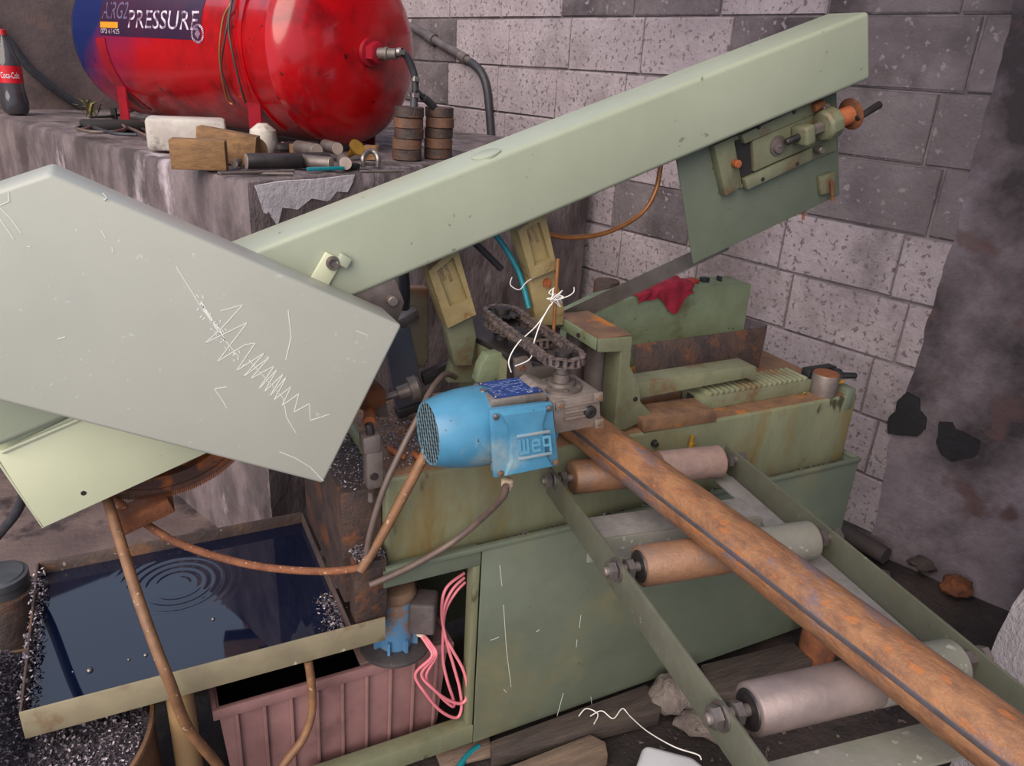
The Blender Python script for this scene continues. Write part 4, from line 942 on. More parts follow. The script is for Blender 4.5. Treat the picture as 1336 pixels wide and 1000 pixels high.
box('bin_lid', (0.335, BY0 + 0.002, BZ - 0.002), (BX1 - 0.002, BY1 - 0.002, BZ + 0.008), mat('bin_lid_dirty', (104, 80, 76), (74, 60, 58), 14, 0.6, bump=0.2), bin_, 0.002)
tag(box('bin_coolant', (BX0 + 0.02, BY0 + 0.02, 0.20), (BX1 - 0.02, BY1 - 0.02, 0.26), OILW, None, 0), 'black coolant standing inside the plastic bin', 'coolant', kind='stuff')
# pump
pp_ = pZ(515, 848, BZ + 0.012)
pump = thing('coolant_pump', 'small dirty blue coolant pump on the bin lid', 'pump', (pp_.x, pp_.y, BZ + 0.008))
PCX, PCY, PZ0 = pp_.x + 0.008, pp_.y + 0.022, BZ + 0.0085
MB().lathe((PCX, PCY, PZ0), (0, 0, 1), [(0, 0.077), (0.006, 0.077), (0.009, 0.072)], 44).build('pump_flange', mat('flange_grime', (72, 66, 66), (54, 50, 52), 20, 0.5, c4=(150, 130, 110), t4=(0.68, 0.71), scale4=50), pump)
pb2 = MB().lathe((PCX, PCY, PZ0 + 0.009), (0, 0, 1), [(0, 0.038), (0.02, 0.041), (0.125, 0.041), (0.13, 0.038)], 32)
for k in range(8):
    a = k * math.pi / 4 + 0.2; R_ = Matrix.Rotation(a, 3, 'Z'); pb2.box(V((PCX, PCY, PZ0 + 0.025)) + R_ @ V((0.044, 0, 0)), (0.014, 0.006, 0.03), R_)
pbo = pb2.build('pump_body', BLUE_DIRTY, pump)
MB().lathe((PCX, PCY, PZ0 + 0.132), (0, 0, 1), [(0, 0.043), (0.008, 0.046), (0.012, 0.046), (0.026, 0.042), (0.030, 0.032)], 32).build('pump_cap', mat('cap_rust', (130, 104, 84), (104, 80, 64), 20, 0.6, c3=(150, 90, 50), t3=(0.55, 0.62), scale3=16), pump)
jb = MB().box((PCX + 0.054, PCY - 0.030, PZ0 + 0.092), (0.056, 0.062, 0.078), Matrix.Rotation(math.radians(-28), 3, 'Z')).build('junction_box', mat('jbox_grey', (88, 78, 78), (72, 64, 64), 24, 0.7, bump=0.2), pump, 0.007, seg=3)
for dz in (-0.022, 0.022):
    MB().lathe(V((PCX + 0.066, PCY - 0.058, PZ0 + 0.092 + dz)), (0.46, -0.88, 0), [(0, 0.004), (0.003, 0.003)], 10).build('box_screw', STEEL, jb)
gp = V((PCX + 0.046, PCY - 0.036, PZ0 + 0.053))
MB().lathe(gp, (0, 0, -1), [(0, 0.012), (0.006, 0.012), (0.006, 0.010), (0.014, 0.010)], 16).build('cable_gland', mat('gland_cream', (216, 200, 176), rough=0.5), jb)
# pink leads
g_ = gp + V((0, 0, -0.014))
def pk(pts): return [pY(u, v, y) for u, v, y in pts]
GP = gp + V((0, 0, -0.012))
for i, pts in enumerate((
        [(538, 862, 1.24), (542, 880, 1.225), (555, 905, 1.222), (575, 928, 1.222), (595, 937, 1.224), (602, 925, 1.226), (600, 900, 1.227), (592, 870, 1.230), (582, 835, 1.24), (576, 800, 1.25), (582, 768, 1.255), (606, 748, 1.262)],
        [(543, 862, 1.24), (550, 880, 1.223), (566, 900, 1.218), (585, 914, 1.217), (603, 918, 1.217), (610, 904, 1.219), (605, 876, 1.223), (590, 848, 1.232), (580, 828, 1.245), (579, 796, 1.252), (590, 770, 1.258), (606, 754, 1.265)],
        [(546, 860, 1.24), (556, 884, 1.226), (574, 908, 1.226), (590, 922, 1.229), (592, 915, 1.234), (584, 890, 1.236), (578, 862, 1.24), (578, 830, 1.25), (581, 798, 1.258), (594, 774, 1.262), (607, 760, 1.268)])):
    pts = list(pts)
    tag(tube('pink_cable', [GP + V((0.003 * (i - 1), 0, 0)), V((GP.x + 0.006 + 0.004 * i, PCY - 0.06, PZ0 + 0.028)), V((GP.x + 0.008 + 0.005 * i, PCY - 0.084, PZ0 + 0.014))] + pk(pts)[1:], 0.0036, PINK, None, 8), ('pink insulated wire looping lowest below the pump', 'pink insulated wire looping widest towards the cabinet post', 'pink insulated wire with the tightest loop below the pump')[i], 'cable', 'pink pump wires')

# ------------------------------------------------------------------ hoses and cables
def hose(name, pts, r, m, label, cat='hose', n=10): return tag(tube(name, pts, r, m, None, n), label, cat)
hose('coolant_hose', [pY(140, 652, 1.38), pY(155, 700, 1.32), pY(180, 780, 1.22), pY(205, 850, 1.16), pY(222, 892, 1.14), pY(245, 950, 1.15), pY(285, 1000, 1.17), pY(310, 1040, 1.2)], 0.0095, HOSE_BROWN, 'brown rubber hose hanging over the front of the tray')
hose('rusty_hose', [pY(150, 650, 1.42), pY(185, 680, 1.41), pY(240, 712, 1.36), pY(330, 738, 1.28), pY(420, 746, 1.22), pY(472, 741, 1.195)], 0.0075, HOSE_RUST, 'rusty chip-covered hose sagging above the coolant tray')
hose('rubber_hose', [pY(470, 745, 1.19), pY(492, 710, 1.19), pY(525, 650, 1.185), pY(552, 598, 1.185), pY(566, 570, 1.225)], 0.0095, HOSE_BROWN, 'straight brown hose rising from the tray to the bed')
hose('grey_cable', [pY(478, 735, 1.195), pY(482, 700, 1.19), pY(500, 640, 1.19), pY(525, 585, 1.20), pY(548, 540, 1.22), pY(562, 510, 1.25), pY(580, 489, 1.30), pY(594, 492, 1.34)], 0.006, CABLE_GREY, 'grey cable running past the limit switch behind the motor', 'cable')
hose('motor_cable', [pY(660, 634, 1.045), pY(655, 650, 1.06), pY(625, 680, 1.15), pY(590, 708, 1.185), pY(545, 735, 1.188), pY(510, 752, 1.188), pY(482, 764, 1.19)], 0.0065, CABLE_GREY, 'grey motor cable slung from the blue terminal box', 'cable')
hose('drain_hose', [pY(402, 862, 1.21), pY(406, 890, 1.205), pY(407, 930, 1.20), pY(395, 965, 1.19), pY(372, 995, 1.18), pY(340, 1040, 1.17)], 0.0085, HOSE_BROWN, 'brown drain hose curving down in front of the bin')
hose('copper_tube', [pY(716, 306, 1.40), pY(745, 310, 1.40), pY(790, 304, 1.40), pY(835, 280, 1.40), pY(855, 250, 1.40), pY(862, 216, 1.40)], 0.0055, COPPER, 'copper coolant tube bowed beneath the saw beam', 'tube')
hose('teal_tube', [pY(645, 305, 1.43), pY(660, 325, 1.42), pY(678, 358, 1.40), pY(690, 402, 1.375)], 0.006, TEAL, 'teal plastic tube leading down beside the guide arm', 'tube')
hose('black_hose', [pY(610, 308, 1.46), pY(628, 325, 1.46), pY(654, 351, 1.46)], 0.0075, RUBBER, 'short black hose end between the guide arms')
hose('corrugated_hose', [pY(526, 352, 1.47), pY(528, 380, 1.47), pY(527, 402, 1.48)], 0.012, RUBBER, 'black corrugated hose behind the hinge bracket')
hose('left_hose', [pZ(-160, 760, 0.026), pZ(-90, 745, 0.026), pY(-30, 722, 1.85), pY(5, 690, 1.75), pY(28, 655, 1.70), pY(36, 600, 1.60), pY(60, 560, 1.48)], 0.010, RUBBER, 'dark rubber hose curving behind the pale wheel cover')
MBR = thing('guide_rod', 'thin vertical copper rod bound with white wire', 'rod', pY(722, 445, 1.235))
cyl('rod', pY(728, 338, 1.235), pY(721, 452, 1.235), 0.0035, COPPER, MBR, n=10)
def tangle(c, r, n, seed):
    rr = random.Random(seed); return [c + V((rr.gauss(0, r), rr.gauss(0, r), rr.gauss(0, r))) for _ in range(n)]
tag(tube('wire_binding', tangle(pY(724, 388, 1.228), 0.010, 26, 4) + [pY(738, 388, 1.22), pY(748, 382, 1.22), pY(749, 375, 1.22)], 0.0011, WIRE_W, MBR, 5, 5))
tag(tube('tie_wire', [pY(721, 395, 1.225), pY(700, 425, 1.22), pY(676, 448, 1.20), pY(664, 470, 1.185), pY(667, 486, 1.18)], 0.0013, WIRE_W, None, 6), 'white tie wire drooping from the copper rod to the motor', 'wire')
tag(tube('tie_wire', [pY(718, 398, 1.224), pY(706, 420, 1.21), pY(697, 446, 1.19), pY(692, 468, 1.18), pY(672, 478, 1.175)], 0.0013, WIRE_W, None, 6), 'white tie wire running straight down across the chain', 'wire')
tag(tube('tie_wire', [pY(668, 362, 1.372), pY(666, 372, 1.365), pY(678, 378, 1.36), pY(690, 366, 1.366), pY(722, 352, 1.368), pY(724, 348, 1.39)], 0.0011, WIRE_W, None, 6), 'white wire looped around the teal tube and guide arm', 'wire')

# ------------------------------------------------------------------ swarf
def chips(name, spots, n, label, parent=None, size=0.004, seed=1, zf=None):
    rr = random.Random(seed); b = MB()
    for _ in range(n):
        c = spots(rr); s = size * rr.uniform(0.4, 1.3)
        R_ = Matrix.Rotation(rr.uniform(0, 6.28), 3, 'Z') @ Matrix.Rotation(rr.uniform(-1.2, 1.2), 3, 'X') @ Matrix.Rotation(rr.uniform(-1.2, 1.2), 3, 'Y')
        k = len(b.v); b.v += [c + R_ @ V((-s, -s * 0.35, 0)), c + R_ @ V((0, -s * 0.3, s * 0.5)), c + R_ @ V((s, -s * 0.3, 0)), c + R_ @ V((s, s * 0.3, 0)), c + R_ @ V((0, s * 0.35, s * 0.5)), c + R_ @ V((-s, s * 0.3, 0))]
        b.f += [(k, k + 1, k + 4, k + 5), (k + 1, k + 2, k + 3, k + 4)]
    o = b.build(name, SWARF, parent, smooth=False); tag(o, label, 'swarf' if parent is None else None, kind='stuff'); return o
def bedspot(rr):
    while True:
        p = pZ(rr.gauss(555, 42), rr.gauss(568, 28), ZB1 + 0.003)
        if 0.40 < p.x < 0.80 and 1.25 < p.y < 1.58: return p + V((0, 0, rr.uniform(0, 0.005)))
chips('bed_swarf', bedspot, 2600, 'bright metal chips scattered over the saw bed', size=0.0032)
def endspot(rr): return V((rr.uniform(0.318, 0.378), rr.uniform(1.21, 1.252), 0.602 + rr.uniform(0, 0.012)))
chips('step_swarf', endspot, 500, 'dark metal chips heaped on the end step', size=0.0035, seed=2)
def trayspot(rr): return V((0.285 + rr.gauss(0, 0.012), rr.uniform(1.22, 1.34), 0.443 + rr.uniform(0, 0.008)))
chips('tray_swarf', trayspot, 420, 'metal chips drifted into the corner of the tray', size=0.0035, seed=3)
def rimspot(rr): return V((rr.uniform(-0.26, -0.235), rr.uniform(1.21, 1.62), 0.445 + rr.uniform(0, 0.028)))
chips('rim_swarf', rimspot, 700, 'metal chips clinging to the side rim of the tray', size=0.0035, seed=5)
def topspot(rr):
    e = rr.random(); return V((rr.uniform(0.31, 0.383), rr.uniform(1.26, 1.56), 0.7365 + rr.uniform(0, 0.006)))
chips('end_swarf', topspot, 500, 'fine chips lying on the end block', size=0.003, seed=6)
def gutspot(rr): return V((rr.uniform(0.39, 1.66), rr.uniform(1.210, 1.232), 0.5575 + rr.uniform(0, 0.012)))
chips('gutter_swarf', gutspot, 1600, 'dark grit and chips lying in the gutter of the saw', size=0.004, seed=8)
# turnings lying on the bed
for i, (pa_, pb3) in enumerate((((508, 585), (528, 597)), ((540, 592), (552, 600)))):
    tag(tube('curled_turning', [pZ(*pa_, 0.772), pZ((pa_[0] + pb3[0]) / 2, (pa_[1] + pb3[1]) / 2 + 1, 0.778), pZ(*pb3, 0.772)], 0.006, RUST_ORANGE, None, 8), ('longer orange rusted turning on the chip-covered bed', 'short orange rusted turning beside the motor fan')[i], 'turning')
# drum of swarf
dr = thing('swarf_drum', 'rusty open steel drum heaped with metal chips', 'drum', (-0.31, 1.27, 0))
DC = V((-0.315, 1.26, 0)); DRR = 0.252
MB().lathe(DC, (0, 0, 1), [(0, 0.01), (0, DRR), (0.12, DRR), (0.125, DRR + 0.006), (0.13, DRR), (0.345, DRR), (0.35, DRR + 0.005), (0.355, DRR + 0.003), (0.355, DRR - 0.004), (0.02, DRR - 0.004), (0.018, 0.01)], 72).build('drum_wall', RUST_TOP, dr)
def heapz(x, y):
    d = math.hypot(x - DC.x, y - DC.y) / DRR
    z = 0.345 + 0.02 * (1 - d)
    left = max(0.0, min(1.0, (-0.262 - x) / 0.05)); z += left * 0.10 * max(0, 1 - d ** 3)
    return z + 0.010 * noise.noise(V((x * 30, y * 30, 0))) + 0.006 * noise.noise(V((x * 80, y * 80, 2)))
hp = MB(); nr, na = 40, 90
for j in range(nr + 1):
    for i in range(na):
        a = 2 * math.pi * i / na; r = (DRR - 0.006) * j / nr; x, y = DC.x + math.cos(a) * r, DC.y + math.sin(a) * r; hp.v.append(V((x, y, heapz(x, y))))
for j in range(nr):
    for i in range(na): hp.f.append((j * na + i, j * na + (i + 1) % na, (j + 1) * na + (i + 1) % na, (j + 1) * na + i))
tag(hp.build('swarf_heap', SWARF_BED, dr, sharp=80), kind='stuff')
def drumspot(rr):
    while True:
        x, y = DC.x + rr.uniform(-1, 1) * DRR, DC.y + rr.uniform(-1, 1) * DRR
        if math.hypot(x - DC.x, y - DC.y) < DRR - 0.012: return V((x, y, heapz(x, y) + rr.uniform(-0.001, 0.003)))
chips('drum_chips', drumspot, 14000, None, dr, size=0.0042, seed=9)
tl = pZ(4, 770, 0.40)
tag(MB().lathe(V((tl.x, tl.y, 0)), (0, 0, 1), [(0, 0.06), (0.40, 0.06)], 28).build('rusty_stand', RUST_DARK, None, 0.002), 'dark rusty stand holding the grey tin', 'stand')
tn = thing('round_tin', 'grey round tin with ribbed lid beside the tray', 'tin', (tl.x, tl.y, 0.4005))
MB().lathe(V((tl.x, tl.y, 0.4005)), (0, 0, 1), [(0, 0.050), (0.022, 0.050), (0.022, 0.053), (0.038, 0.053), (0.040, 0.050)], 40).build('tin_body', TIN, tn)
MB().lathe(V((tl.x, tl.y, 0.4405)), (0, 0, 1), [(0, 0.046), (0.003, 0.044), (0.004, 0.03)], 40).build('lid', TIN, tn)

# ------------------------------------------------------------------ air tank on the ledge
PHI = math.radians(25); TA = V((-math.sin(PHI), math.cos(PHI), 0)); TB = V((math.cos(PHI), math.sin(PHI), 0))
TAPEX = CAM + ray(483, 68) / 1000 * 2.4; TAPEX.z = 1.515; TRD, TLN, THD = 0.29, 1.5, 0.13
tank = thing('air_tank', 'large glossy red compressed air tank lying on the ledge', 'tank', (TAPEX + TA * 0.7).to_2d().to_3d() + V((0, 0, LZ)))
prof = []
for k in range(13): a = math.pi / 2 * k / 12; prof.append((THD - THD * math.cos(a), max(0.002, TRD * math.sin(a))))
prof += [(THD + 0.003, TRD + 0.001), (THD + 0.006, TRD)]
prof += [(TLN - t, r) for t, r in prof[::-1]]
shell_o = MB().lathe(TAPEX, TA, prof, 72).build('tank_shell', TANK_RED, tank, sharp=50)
def tsurf(s, th, r=TRD): return TAPEX + TA * s + (-TB * math.cos(th) + V((0, 0, 1)) * math.sin(th)) * r
def thit(u, v):
    d = ray(u, v).normalized(); o = CAM - TAPEX
    dp = d - TA * d.dot(TA); op = o - TA * o.dot(TA)
    a, b2, c = dp.dot(dp), 2 * dp.dot(op), op.dot(op) - TRD ** 2
    D = b2 * b2 - 4 * a * c
    t = (-b2 - math.sqrt(max(0, D))) / (2 * a); p = o + d * t
    s = p.dot(TA); q = p - TA * s
    return s, math.atan2(q.z, -q.dot(TB))
# dark sticker with the maker's lettering
sL, tT = thit(128, 2); sRr, tBt = thit(262, 50); sL2, tB2 = thit(131, 46)
tb0 = min(tB2, tBt); tt0 = tb0 + 0.23 / TRD * 1.0
st = MB(); n = 14
for j in range(n + 1):
    for i in range(2):
        st.v.append(tsurf(sL2 if i == 0 else sRr, tb0 + (0.62) * j / n, TRD + 0.0008))
for j in range(n): st.f.append((2 * j, 2 * j + 1, 2 * j + 3, 2 * j + 2))
stick = st.build('sticker', LABEL_DARK, shell_o)
def ttext(name, body, u, v, size, m, xs=1.0, off=0.0014):
    s0, th0 = thit(u, v)
    textobj(name, body, size, lambda x, y: tsurf(s0 - x * xs, th0 + y / TRD, TRD + off), m, stick)
s_a, t_a = thit(166, 34); s_b, _ = thit(258, 40)
w_ = max(p.x for p in text2d('PRESSURE', 0.085)[0]); sc_ = (s_a - s_b) / w_
ttext('sticker_lettering', 'PRESSURE', 166, 36, 0.085, LABEL_WHITE, sc_)
s_c, _ = thit(133, 22); w2_ = max(p.x for p in text2d('AIRG2', 0.085)[0])
ttext('sticker_lettering', 'AIRG2', 133, 24, 0.085, LABEL_GREY, (s_c - s_a) / w2_ * 0.98)
ttext('sticker_small_print', '073 61425', 132, 43, 0.022, LABEL_WHITE, 1.5)
s1_, t1_ = thit(131, 36); s2_, t2_ = thit(154, 36)
yb = MB(); yb.v = [tsurf(s1_, t1_, TRD + 0.0012), tsurf(s2_, t1_, TRD + 0.0012), tsurf(s2_, t1_ + 0.07, TRD + 0.0012), tsurf(s1_, t1_ + 0.07, TRD + 0.0012)]; yb.f = [(0, 1, 2, 3)]
yb.build('yellow_bar', LABEL_YEL, stick)
s3_, t3_ = thit(258, 44)
ring = MB()
for k in range(24):
    a0, a1 = 2 * math.pi * k / 24, 2 * math.pi * (k + 0.7) / 24; kk = len(ring.v)
    for a in (a0, a1):
        for r in (0.022, 0.029): ring.v.append(tsurf(s3_ - math.cos(a) * r * 1.3, t3_ + math.sin(a) * r / TRD, TRD + 0.0014))
    ring.f.append((kk, kk + 1, kk + 3, kk + 2))
ring.add([tsurf(s3_ - dx * 1.3, t3_ + dy / TRD, TRD + 0.0014) for dx, dy in ((0, 0.016), (0.013, 0), (0, -0.016), (-0.013, 0))], [(0, 1, 2, 3)])
tag(ring.build('round_emblem', LABEL_WHITE, stick, smooth=False), kind='stuff')
# blue reflection painted into the tank colour towards its upper far end
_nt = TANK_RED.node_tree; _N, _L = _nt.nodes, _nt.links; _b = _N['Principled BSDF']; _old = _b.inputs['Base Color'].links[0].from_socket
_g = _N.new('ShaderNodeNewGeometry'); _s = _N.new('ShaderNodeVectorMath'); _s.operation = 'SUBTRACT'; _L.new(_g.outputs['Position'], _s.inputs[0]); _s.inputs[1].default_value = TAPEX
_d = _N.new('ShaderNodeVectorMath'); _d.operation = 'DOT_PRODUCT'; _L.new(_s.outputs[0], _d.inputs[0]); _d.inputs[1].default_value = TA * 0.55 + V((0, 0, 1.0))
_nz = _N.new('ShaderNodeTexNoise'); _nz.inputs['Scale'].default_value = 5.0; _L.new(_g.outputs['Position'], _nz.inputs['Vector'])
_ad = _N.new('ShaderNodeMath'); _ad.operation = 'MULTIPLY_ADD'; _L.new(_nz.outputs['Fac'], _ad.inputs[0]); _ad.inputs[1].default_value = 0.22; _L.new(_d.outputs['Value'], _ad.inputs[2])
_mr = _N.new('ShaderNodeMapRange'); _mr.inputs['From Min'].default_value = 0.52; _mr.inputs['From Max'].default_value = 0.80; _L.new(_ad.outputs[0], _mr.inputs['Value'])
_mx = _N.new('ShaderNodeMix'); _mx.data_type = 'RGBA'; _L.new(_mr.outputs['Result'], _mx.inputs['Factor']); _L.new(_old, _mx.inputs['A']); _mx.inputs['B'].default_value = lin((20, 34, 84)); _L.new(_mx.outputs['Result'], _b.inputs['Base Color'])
# straps and flat legs
for (u, v, w) in ((316, 100, 0.034), (140, 80, 0.034)):
    s, th = thit(u, v)
    b = MB()
    for k in range(31):
        a = math.radians(-60 + 200 * k / 30) if u > 200 else math.radians(-60) + (tb0 - 0.03 - math.radians(-60)) * k / 30
        for x, r in ((-w, TRD + 0.0005), (-w, TRD + 0.004), (w, TRD + 0.004), (w, TRD + 0.0005)): b.v.append(tsurf(s + x, a, r))
    for k in range(30):
        for j in range(4): b.f.append((4 * k + j, 4 * k + (j + 1) % 4, 4 * k + 4 + (j + 1) % 4, 4 * k + 4 + j))
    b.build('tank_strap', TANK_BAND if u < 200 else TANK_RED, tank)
    for sgn in (1, -1):
        top = tsurf(s, math.radians(-38) if sgn > 0 else math.radians(218), TRD + 0.008)
        q = MB(); z0 = LZ + 0.003
        c = [top + TA * -w + V((0, 0, 0.04)), top + TA * w + V((0, 0, 0.04))]
        q.v = [V((p.x, p.y, z0)) for p in c] + c; q.v += [p - TB * 0.006 * sgn for p in q.v[:4]]
        q.f = [(0, 1, 3, 2), (4, 6, 7, 5), (0, 4, 5, 1), (2, 3, 7, 6), (0, 2, 6, 4), (1, 5, 7, 3)]
        q.build('tank_leg', TANK_BAND, tank)
# outlet fitting in the dome
O = TAPEX - TA * 0.0
fit = MB().lathe(O + TA * 0.01, -TA, [(0, 0.045), (0.02, 0.043), (0.022, 0.036)], 28).build('outlet_boss', TANK_BAND, tank)
FX = unit(-TA + V((0.55, 0, 0.02)))
MB().lathe(O - TA * 0.01, -TA, [(0, 0.034), (0.03, 0.034), (0.033, 0.028)], 6).build('hex_bush', TANK_BAND, fit)
MB().lathe(O - TA * 0.04, FX, [(0, 0.017), (0.02, 0.017), (0.022, 0.020), (0.032, 0.020), (0.034, 0.016), (0.06, 0.016)], 20).build('nipple', STEEL_DULL, fit)
hp0 = O - TA * 0.04 + FX * 0.055
HY = hp0.y - 0.01
def H(u, v, dy=0.0): return pY(u, v, HY + dy)
ah = tag(tube('air_hose', [hp0, H(527, 70), H(535, 82), H(541, 100), H(542, 118)], 0.0115, RUBBER, None, 12), 'short black air hose bending down from the tank outlet', 'hose')
def clampring(c, ax, name='hose_clamp', lab='', r=0.0135):
    b = MB().lathe(c - unit(ax) * 0.007, ax, [(0, r), (0.014, r), (0.014, r - 0.001), (0, r - 0.001)], 20, closed=False); b.box(c + V((0, -r - 0.004, 0)), (0.014, 0.010, 0.014))
    return tag(b.build(name, STEEL, None), lab, 'clamp')
clampring(H(522, 68), FX, lab='shiny hose clamp at the tank outlet')
clampring(H(542, 103), (0.1, 0, 1), lab='shiny hose clamp above the hose tee')
clampring(H(541, 124), (0, 0, 1), lab='shiny hose clamp below the hose tee', r=0.0145)
tee = tag(MB().cyl(H(542, 104), H(541, 128), 0.010).cyl(H(542, 118), H(553, 128), 0.009).build('hose_tee', BLACK, None), 'black tee fitting joining the air hoses', 'fitting')
tag(tube('braided_hose', [H(541, 124), H(539, 150), H(537, 190), H(536, 235, 0.02)], 0.0125, BRAID, None, 14), 'grey braided hose hanging straight behind the beam', 'hose')
tag(tube('branch_hose', [H(552, 127), H(566, 140, 0.02), H(577, 165, 0.03), H(580, 200, 0.04), H(579, 240, 0.04)], 0.0125, RUBBER, None, 14), 'black branch hose curving away from the tee', 'hose')
# loose wires over the tank
def onT(u, v, k=0.012):
    s, th = thit(u, v); return tsurf(s, th, TRD + k)
for i, (pts, m, r) in enumerate((([(309, -20), (307, 5), (297, 25), (292, 60), (293, 90), (300, 125), (307, 133)], COPPER, 0.0035), ([(314, -20), (307, 15), (305, 40), (310, 70), (318, 105), (325, 130)], WIRE_D, 0.0035), ([(312, -20), (303, 40), (296, 85), (304, 115), (312, 130)], WIRE_D, 0.003))):
    tag(tube('loose_wire', [onT(u, v, 0.014 + 0.003 * i) for u, v in pts], r, m, None, 6), ('tan wire hanging over the red tank', 'dark wire dangling furthest down the red tank', 'thin dark wire beside the tan wire on the tank')[i], 'wire')

# ------------------------------------------------------------------ things on the ledge
def L(u, v, dz=0.0): p = pZ(u, v, LZ + 0.003); p.z += dz; return p
def lbox(name, u, v, size, rz, m, label, cat, bevel=0.004, group=None, tilt=0):
    p = L(u, v); R_ = Matrix.Rotation(math.radians(rz), 3, 'Z') @ Matrix.Rotation(math.radians(tilt), 3, 'Y')
    return tag(MB().box(p + V((0, 0, size[2] / 2 + 0.003)), size, R_).build(name, m, None, bevel, jitter=0.001), label, cat, group)
bt = L(22, 149)
bottle = thing('soda_bottle', 'tall plastic cola bottle with red label on the ledge', 'bottle', bt)
bs = 0.95
def bp(l): return [(z * bs, r * bs) for z, r in l]
MB().lathe(bt, (0, 0, 1), bp([(0, 0.03), (0.004, 0.044), (0.02, 0.052), (0.05, 0.054), (0.075, 0.050), (0.10, 0.047), (0.13, 0.047), (0.195, 0.048), (0.22, 0.044), (0.26, 0.030), (0.295, 0.017), (0.31, 0.0135), (0.325, 0.0135)]), 36).build('bottle_body', PET, bottle)
MB().lathe(bt + V((0, 0, 0.003)), (0, 0, 1), bp([(0, 0.028), (0.004, 0.042), (0.02, 0.050), (0.05, 0.0525), (0.075, 0.0485), (0.085, 0.047)]), 32).build('cola', COLA, bottle)
MB().lathe(bt, (0, 0, 1), bp([(0.128, 0.0478), (0.197, 0.0488)]), 40, closed=False).build('label', COKE_RED, bottle)
MB().lathe(bt, (0, 0, 1), bp([(0.315, 0.0155), (0.336, 0.0155), (0.338, 0.014)]), 24).build('cap', mat('cap_red', (170, 24, 30), rough=0.4), bottle)
dc = (CAM - bt); base_a = math.atan2(dc.y, dc.x)
def bl_(x, y):
    a = base_a - 0.75 + (x / 0.0455); return V((bt.x + math.cos(a) * 0.0468, bt.y + math.sin(a) * 0.0468, bt.z + 0.140 + y))
textobj('label_lettering', 'Coca-Cola', 0.030, lambda x, y: bl_(x * 0.52, y * 1.1), WHITE_PRINT, bottle)
ab = lbox('cast_metal_box', 247, 197, (0.225, 0.11, 0.095), -8, ALUBOX, 'pale cast aluminium box on the ledge', 'box', 0.012)
MB().cyl(L(268, 170, 0.10), L(268, 163, 0.115), 0.004, n=8).build('stud', STEEL, ab)
lbox('wood_block', 262, 222, (0.135, 0.055, 0.075), -14, WOOD, 'long weathered wooden block in front of the metal box', 'wood block', 0.002)
lbox('wood_block', 299, 213, (0.16, 0.055, 0.085), -20, WOOD, 'wooden block leaning behind the longer block', 'wood block', 0.002, tilt=8)
tag(box('steel_block', L(287, 222) + V((-0.012, -0.02, 0)), L(287, 222) + V((0.02, 0.012, 0.078)), RUST_TOP, None, 0.002), 'small upright rusty steel block at the ledge edge', 'steel block')
def lbar(u, v, ln, r, ang, m, label, dz=0.0, lift=0.0):
    p = L(u, v); a = math.radians(ang); d = V((math.cos(a), math.sin(a), 0)); c = p + V((0, 0, r + 0.002 + dz))
    o = MB().cyl(c, c + d * ln, r, n=22).build('round_bar', m, None, 0.001); tag(o, label, 'steel bar', 'round bar offcuts on the ledge')
    MB().lathe(c - d * 0.0008, d, [(0, r * 0.96), (0.001, r * 0.97)], 22).build('cut_face', CUTFACE, o); return o
lbar(322, 222, 0.15, 0.021, 6, STEEL_DARK, 'long dark steel bar along the ledge edge')
lbar(386, 217, 0.10, 0.018, 8, STEEL_DARK, 'black steel bar behind the long dark bar')
lbar(414, 213, 0.10, 0.021, 110, STEEL_DULL, 'steel bar offcut with bright round end, lying highest', 0.012)
lbar(370, 203, 0.12, 0.020, 20, STEEL_DARK, 'dark steel bar offcut beneath the tank')
lbar(432, 223, 0.09, 0.018, 140, STEEL_DULL, 'short steel bar with bright end in the low row')
lbar(441, 212, 0.09, 0.018, 100, STEEL_DULL, 'steel bar with bright end resting on two others', 0.02)
lbar(451, 223, 0.09, 0.018, 80, STEEL_DULL, 'short steel bar beside the teal tool with bright end')
lbar(306, 220, 0.06, 0.010, 70, STEEL_DULL, 'thin bar stub with white end beneath the wooden block')
lg_ = L(335, 213); tag(MB().cyl(lg_ + V((0, 0, 0.035)), lg_ + V((-0.02, 0.10, 0.035)), 0.036, n=26).build('log_end', WOOD, None, 0.003), 'round wooden log end beside the tank leg', 'log')
tag(MB().lathe(L(345, 200), (0, 0, 1), [(0, 0.03), (0.03, 0.045), (0.07, 0.04), (0.09, 0.015)], 20).build('metal_funnel', ALUBOX, None), 'pale metal cup beside the tank leg', 'cup')
tag(MB().box(L(380, 203) + V((0, 0.0, 0.022)), (0.10, 0.04, 0.036), Matrix.Rotation(0.3, 3, 'Z')).build('motor_stator', STEEL_DARK, None, 0.02), 'dark iron lump under the middle of the tank', 'scrap')
tag(MB().box(L(395, 207) + V((0, 0.03, 0.022)), (0.06, 0.03, 0.036), Matrix.Rotation(0.2, 3, 'Z')).build('wood_wedge', WOOD, None, 0.002), 'small wooden wedge under the tank', 'wedge')
tag(MB().prism([L(476, 210) + V((0, 0, 0.002)), L(490, 210) + V((0, 0, 0.002)), L(490, 205) + V((0, 0, 0.035)), L(472, 205) + V((0, 0, 0.035))], (0.02, 0.03, 0)).build('wood_wedge', WOOD, None, 0.002), 'leaning wooden wedge under the tank dome', 'wedge')
tag(MB().lathe(L(455, 208, 0.01), (0.3, -0.6, 0.5), [(0, 0.006), (0.015, 0.010), (0.03, 0.012), (0.045, 0.026), (0.052, 0.027)], 16).build('brass_funnel', BRASS, None), 'small brass bell fitting near the steel bars', 'fitting')
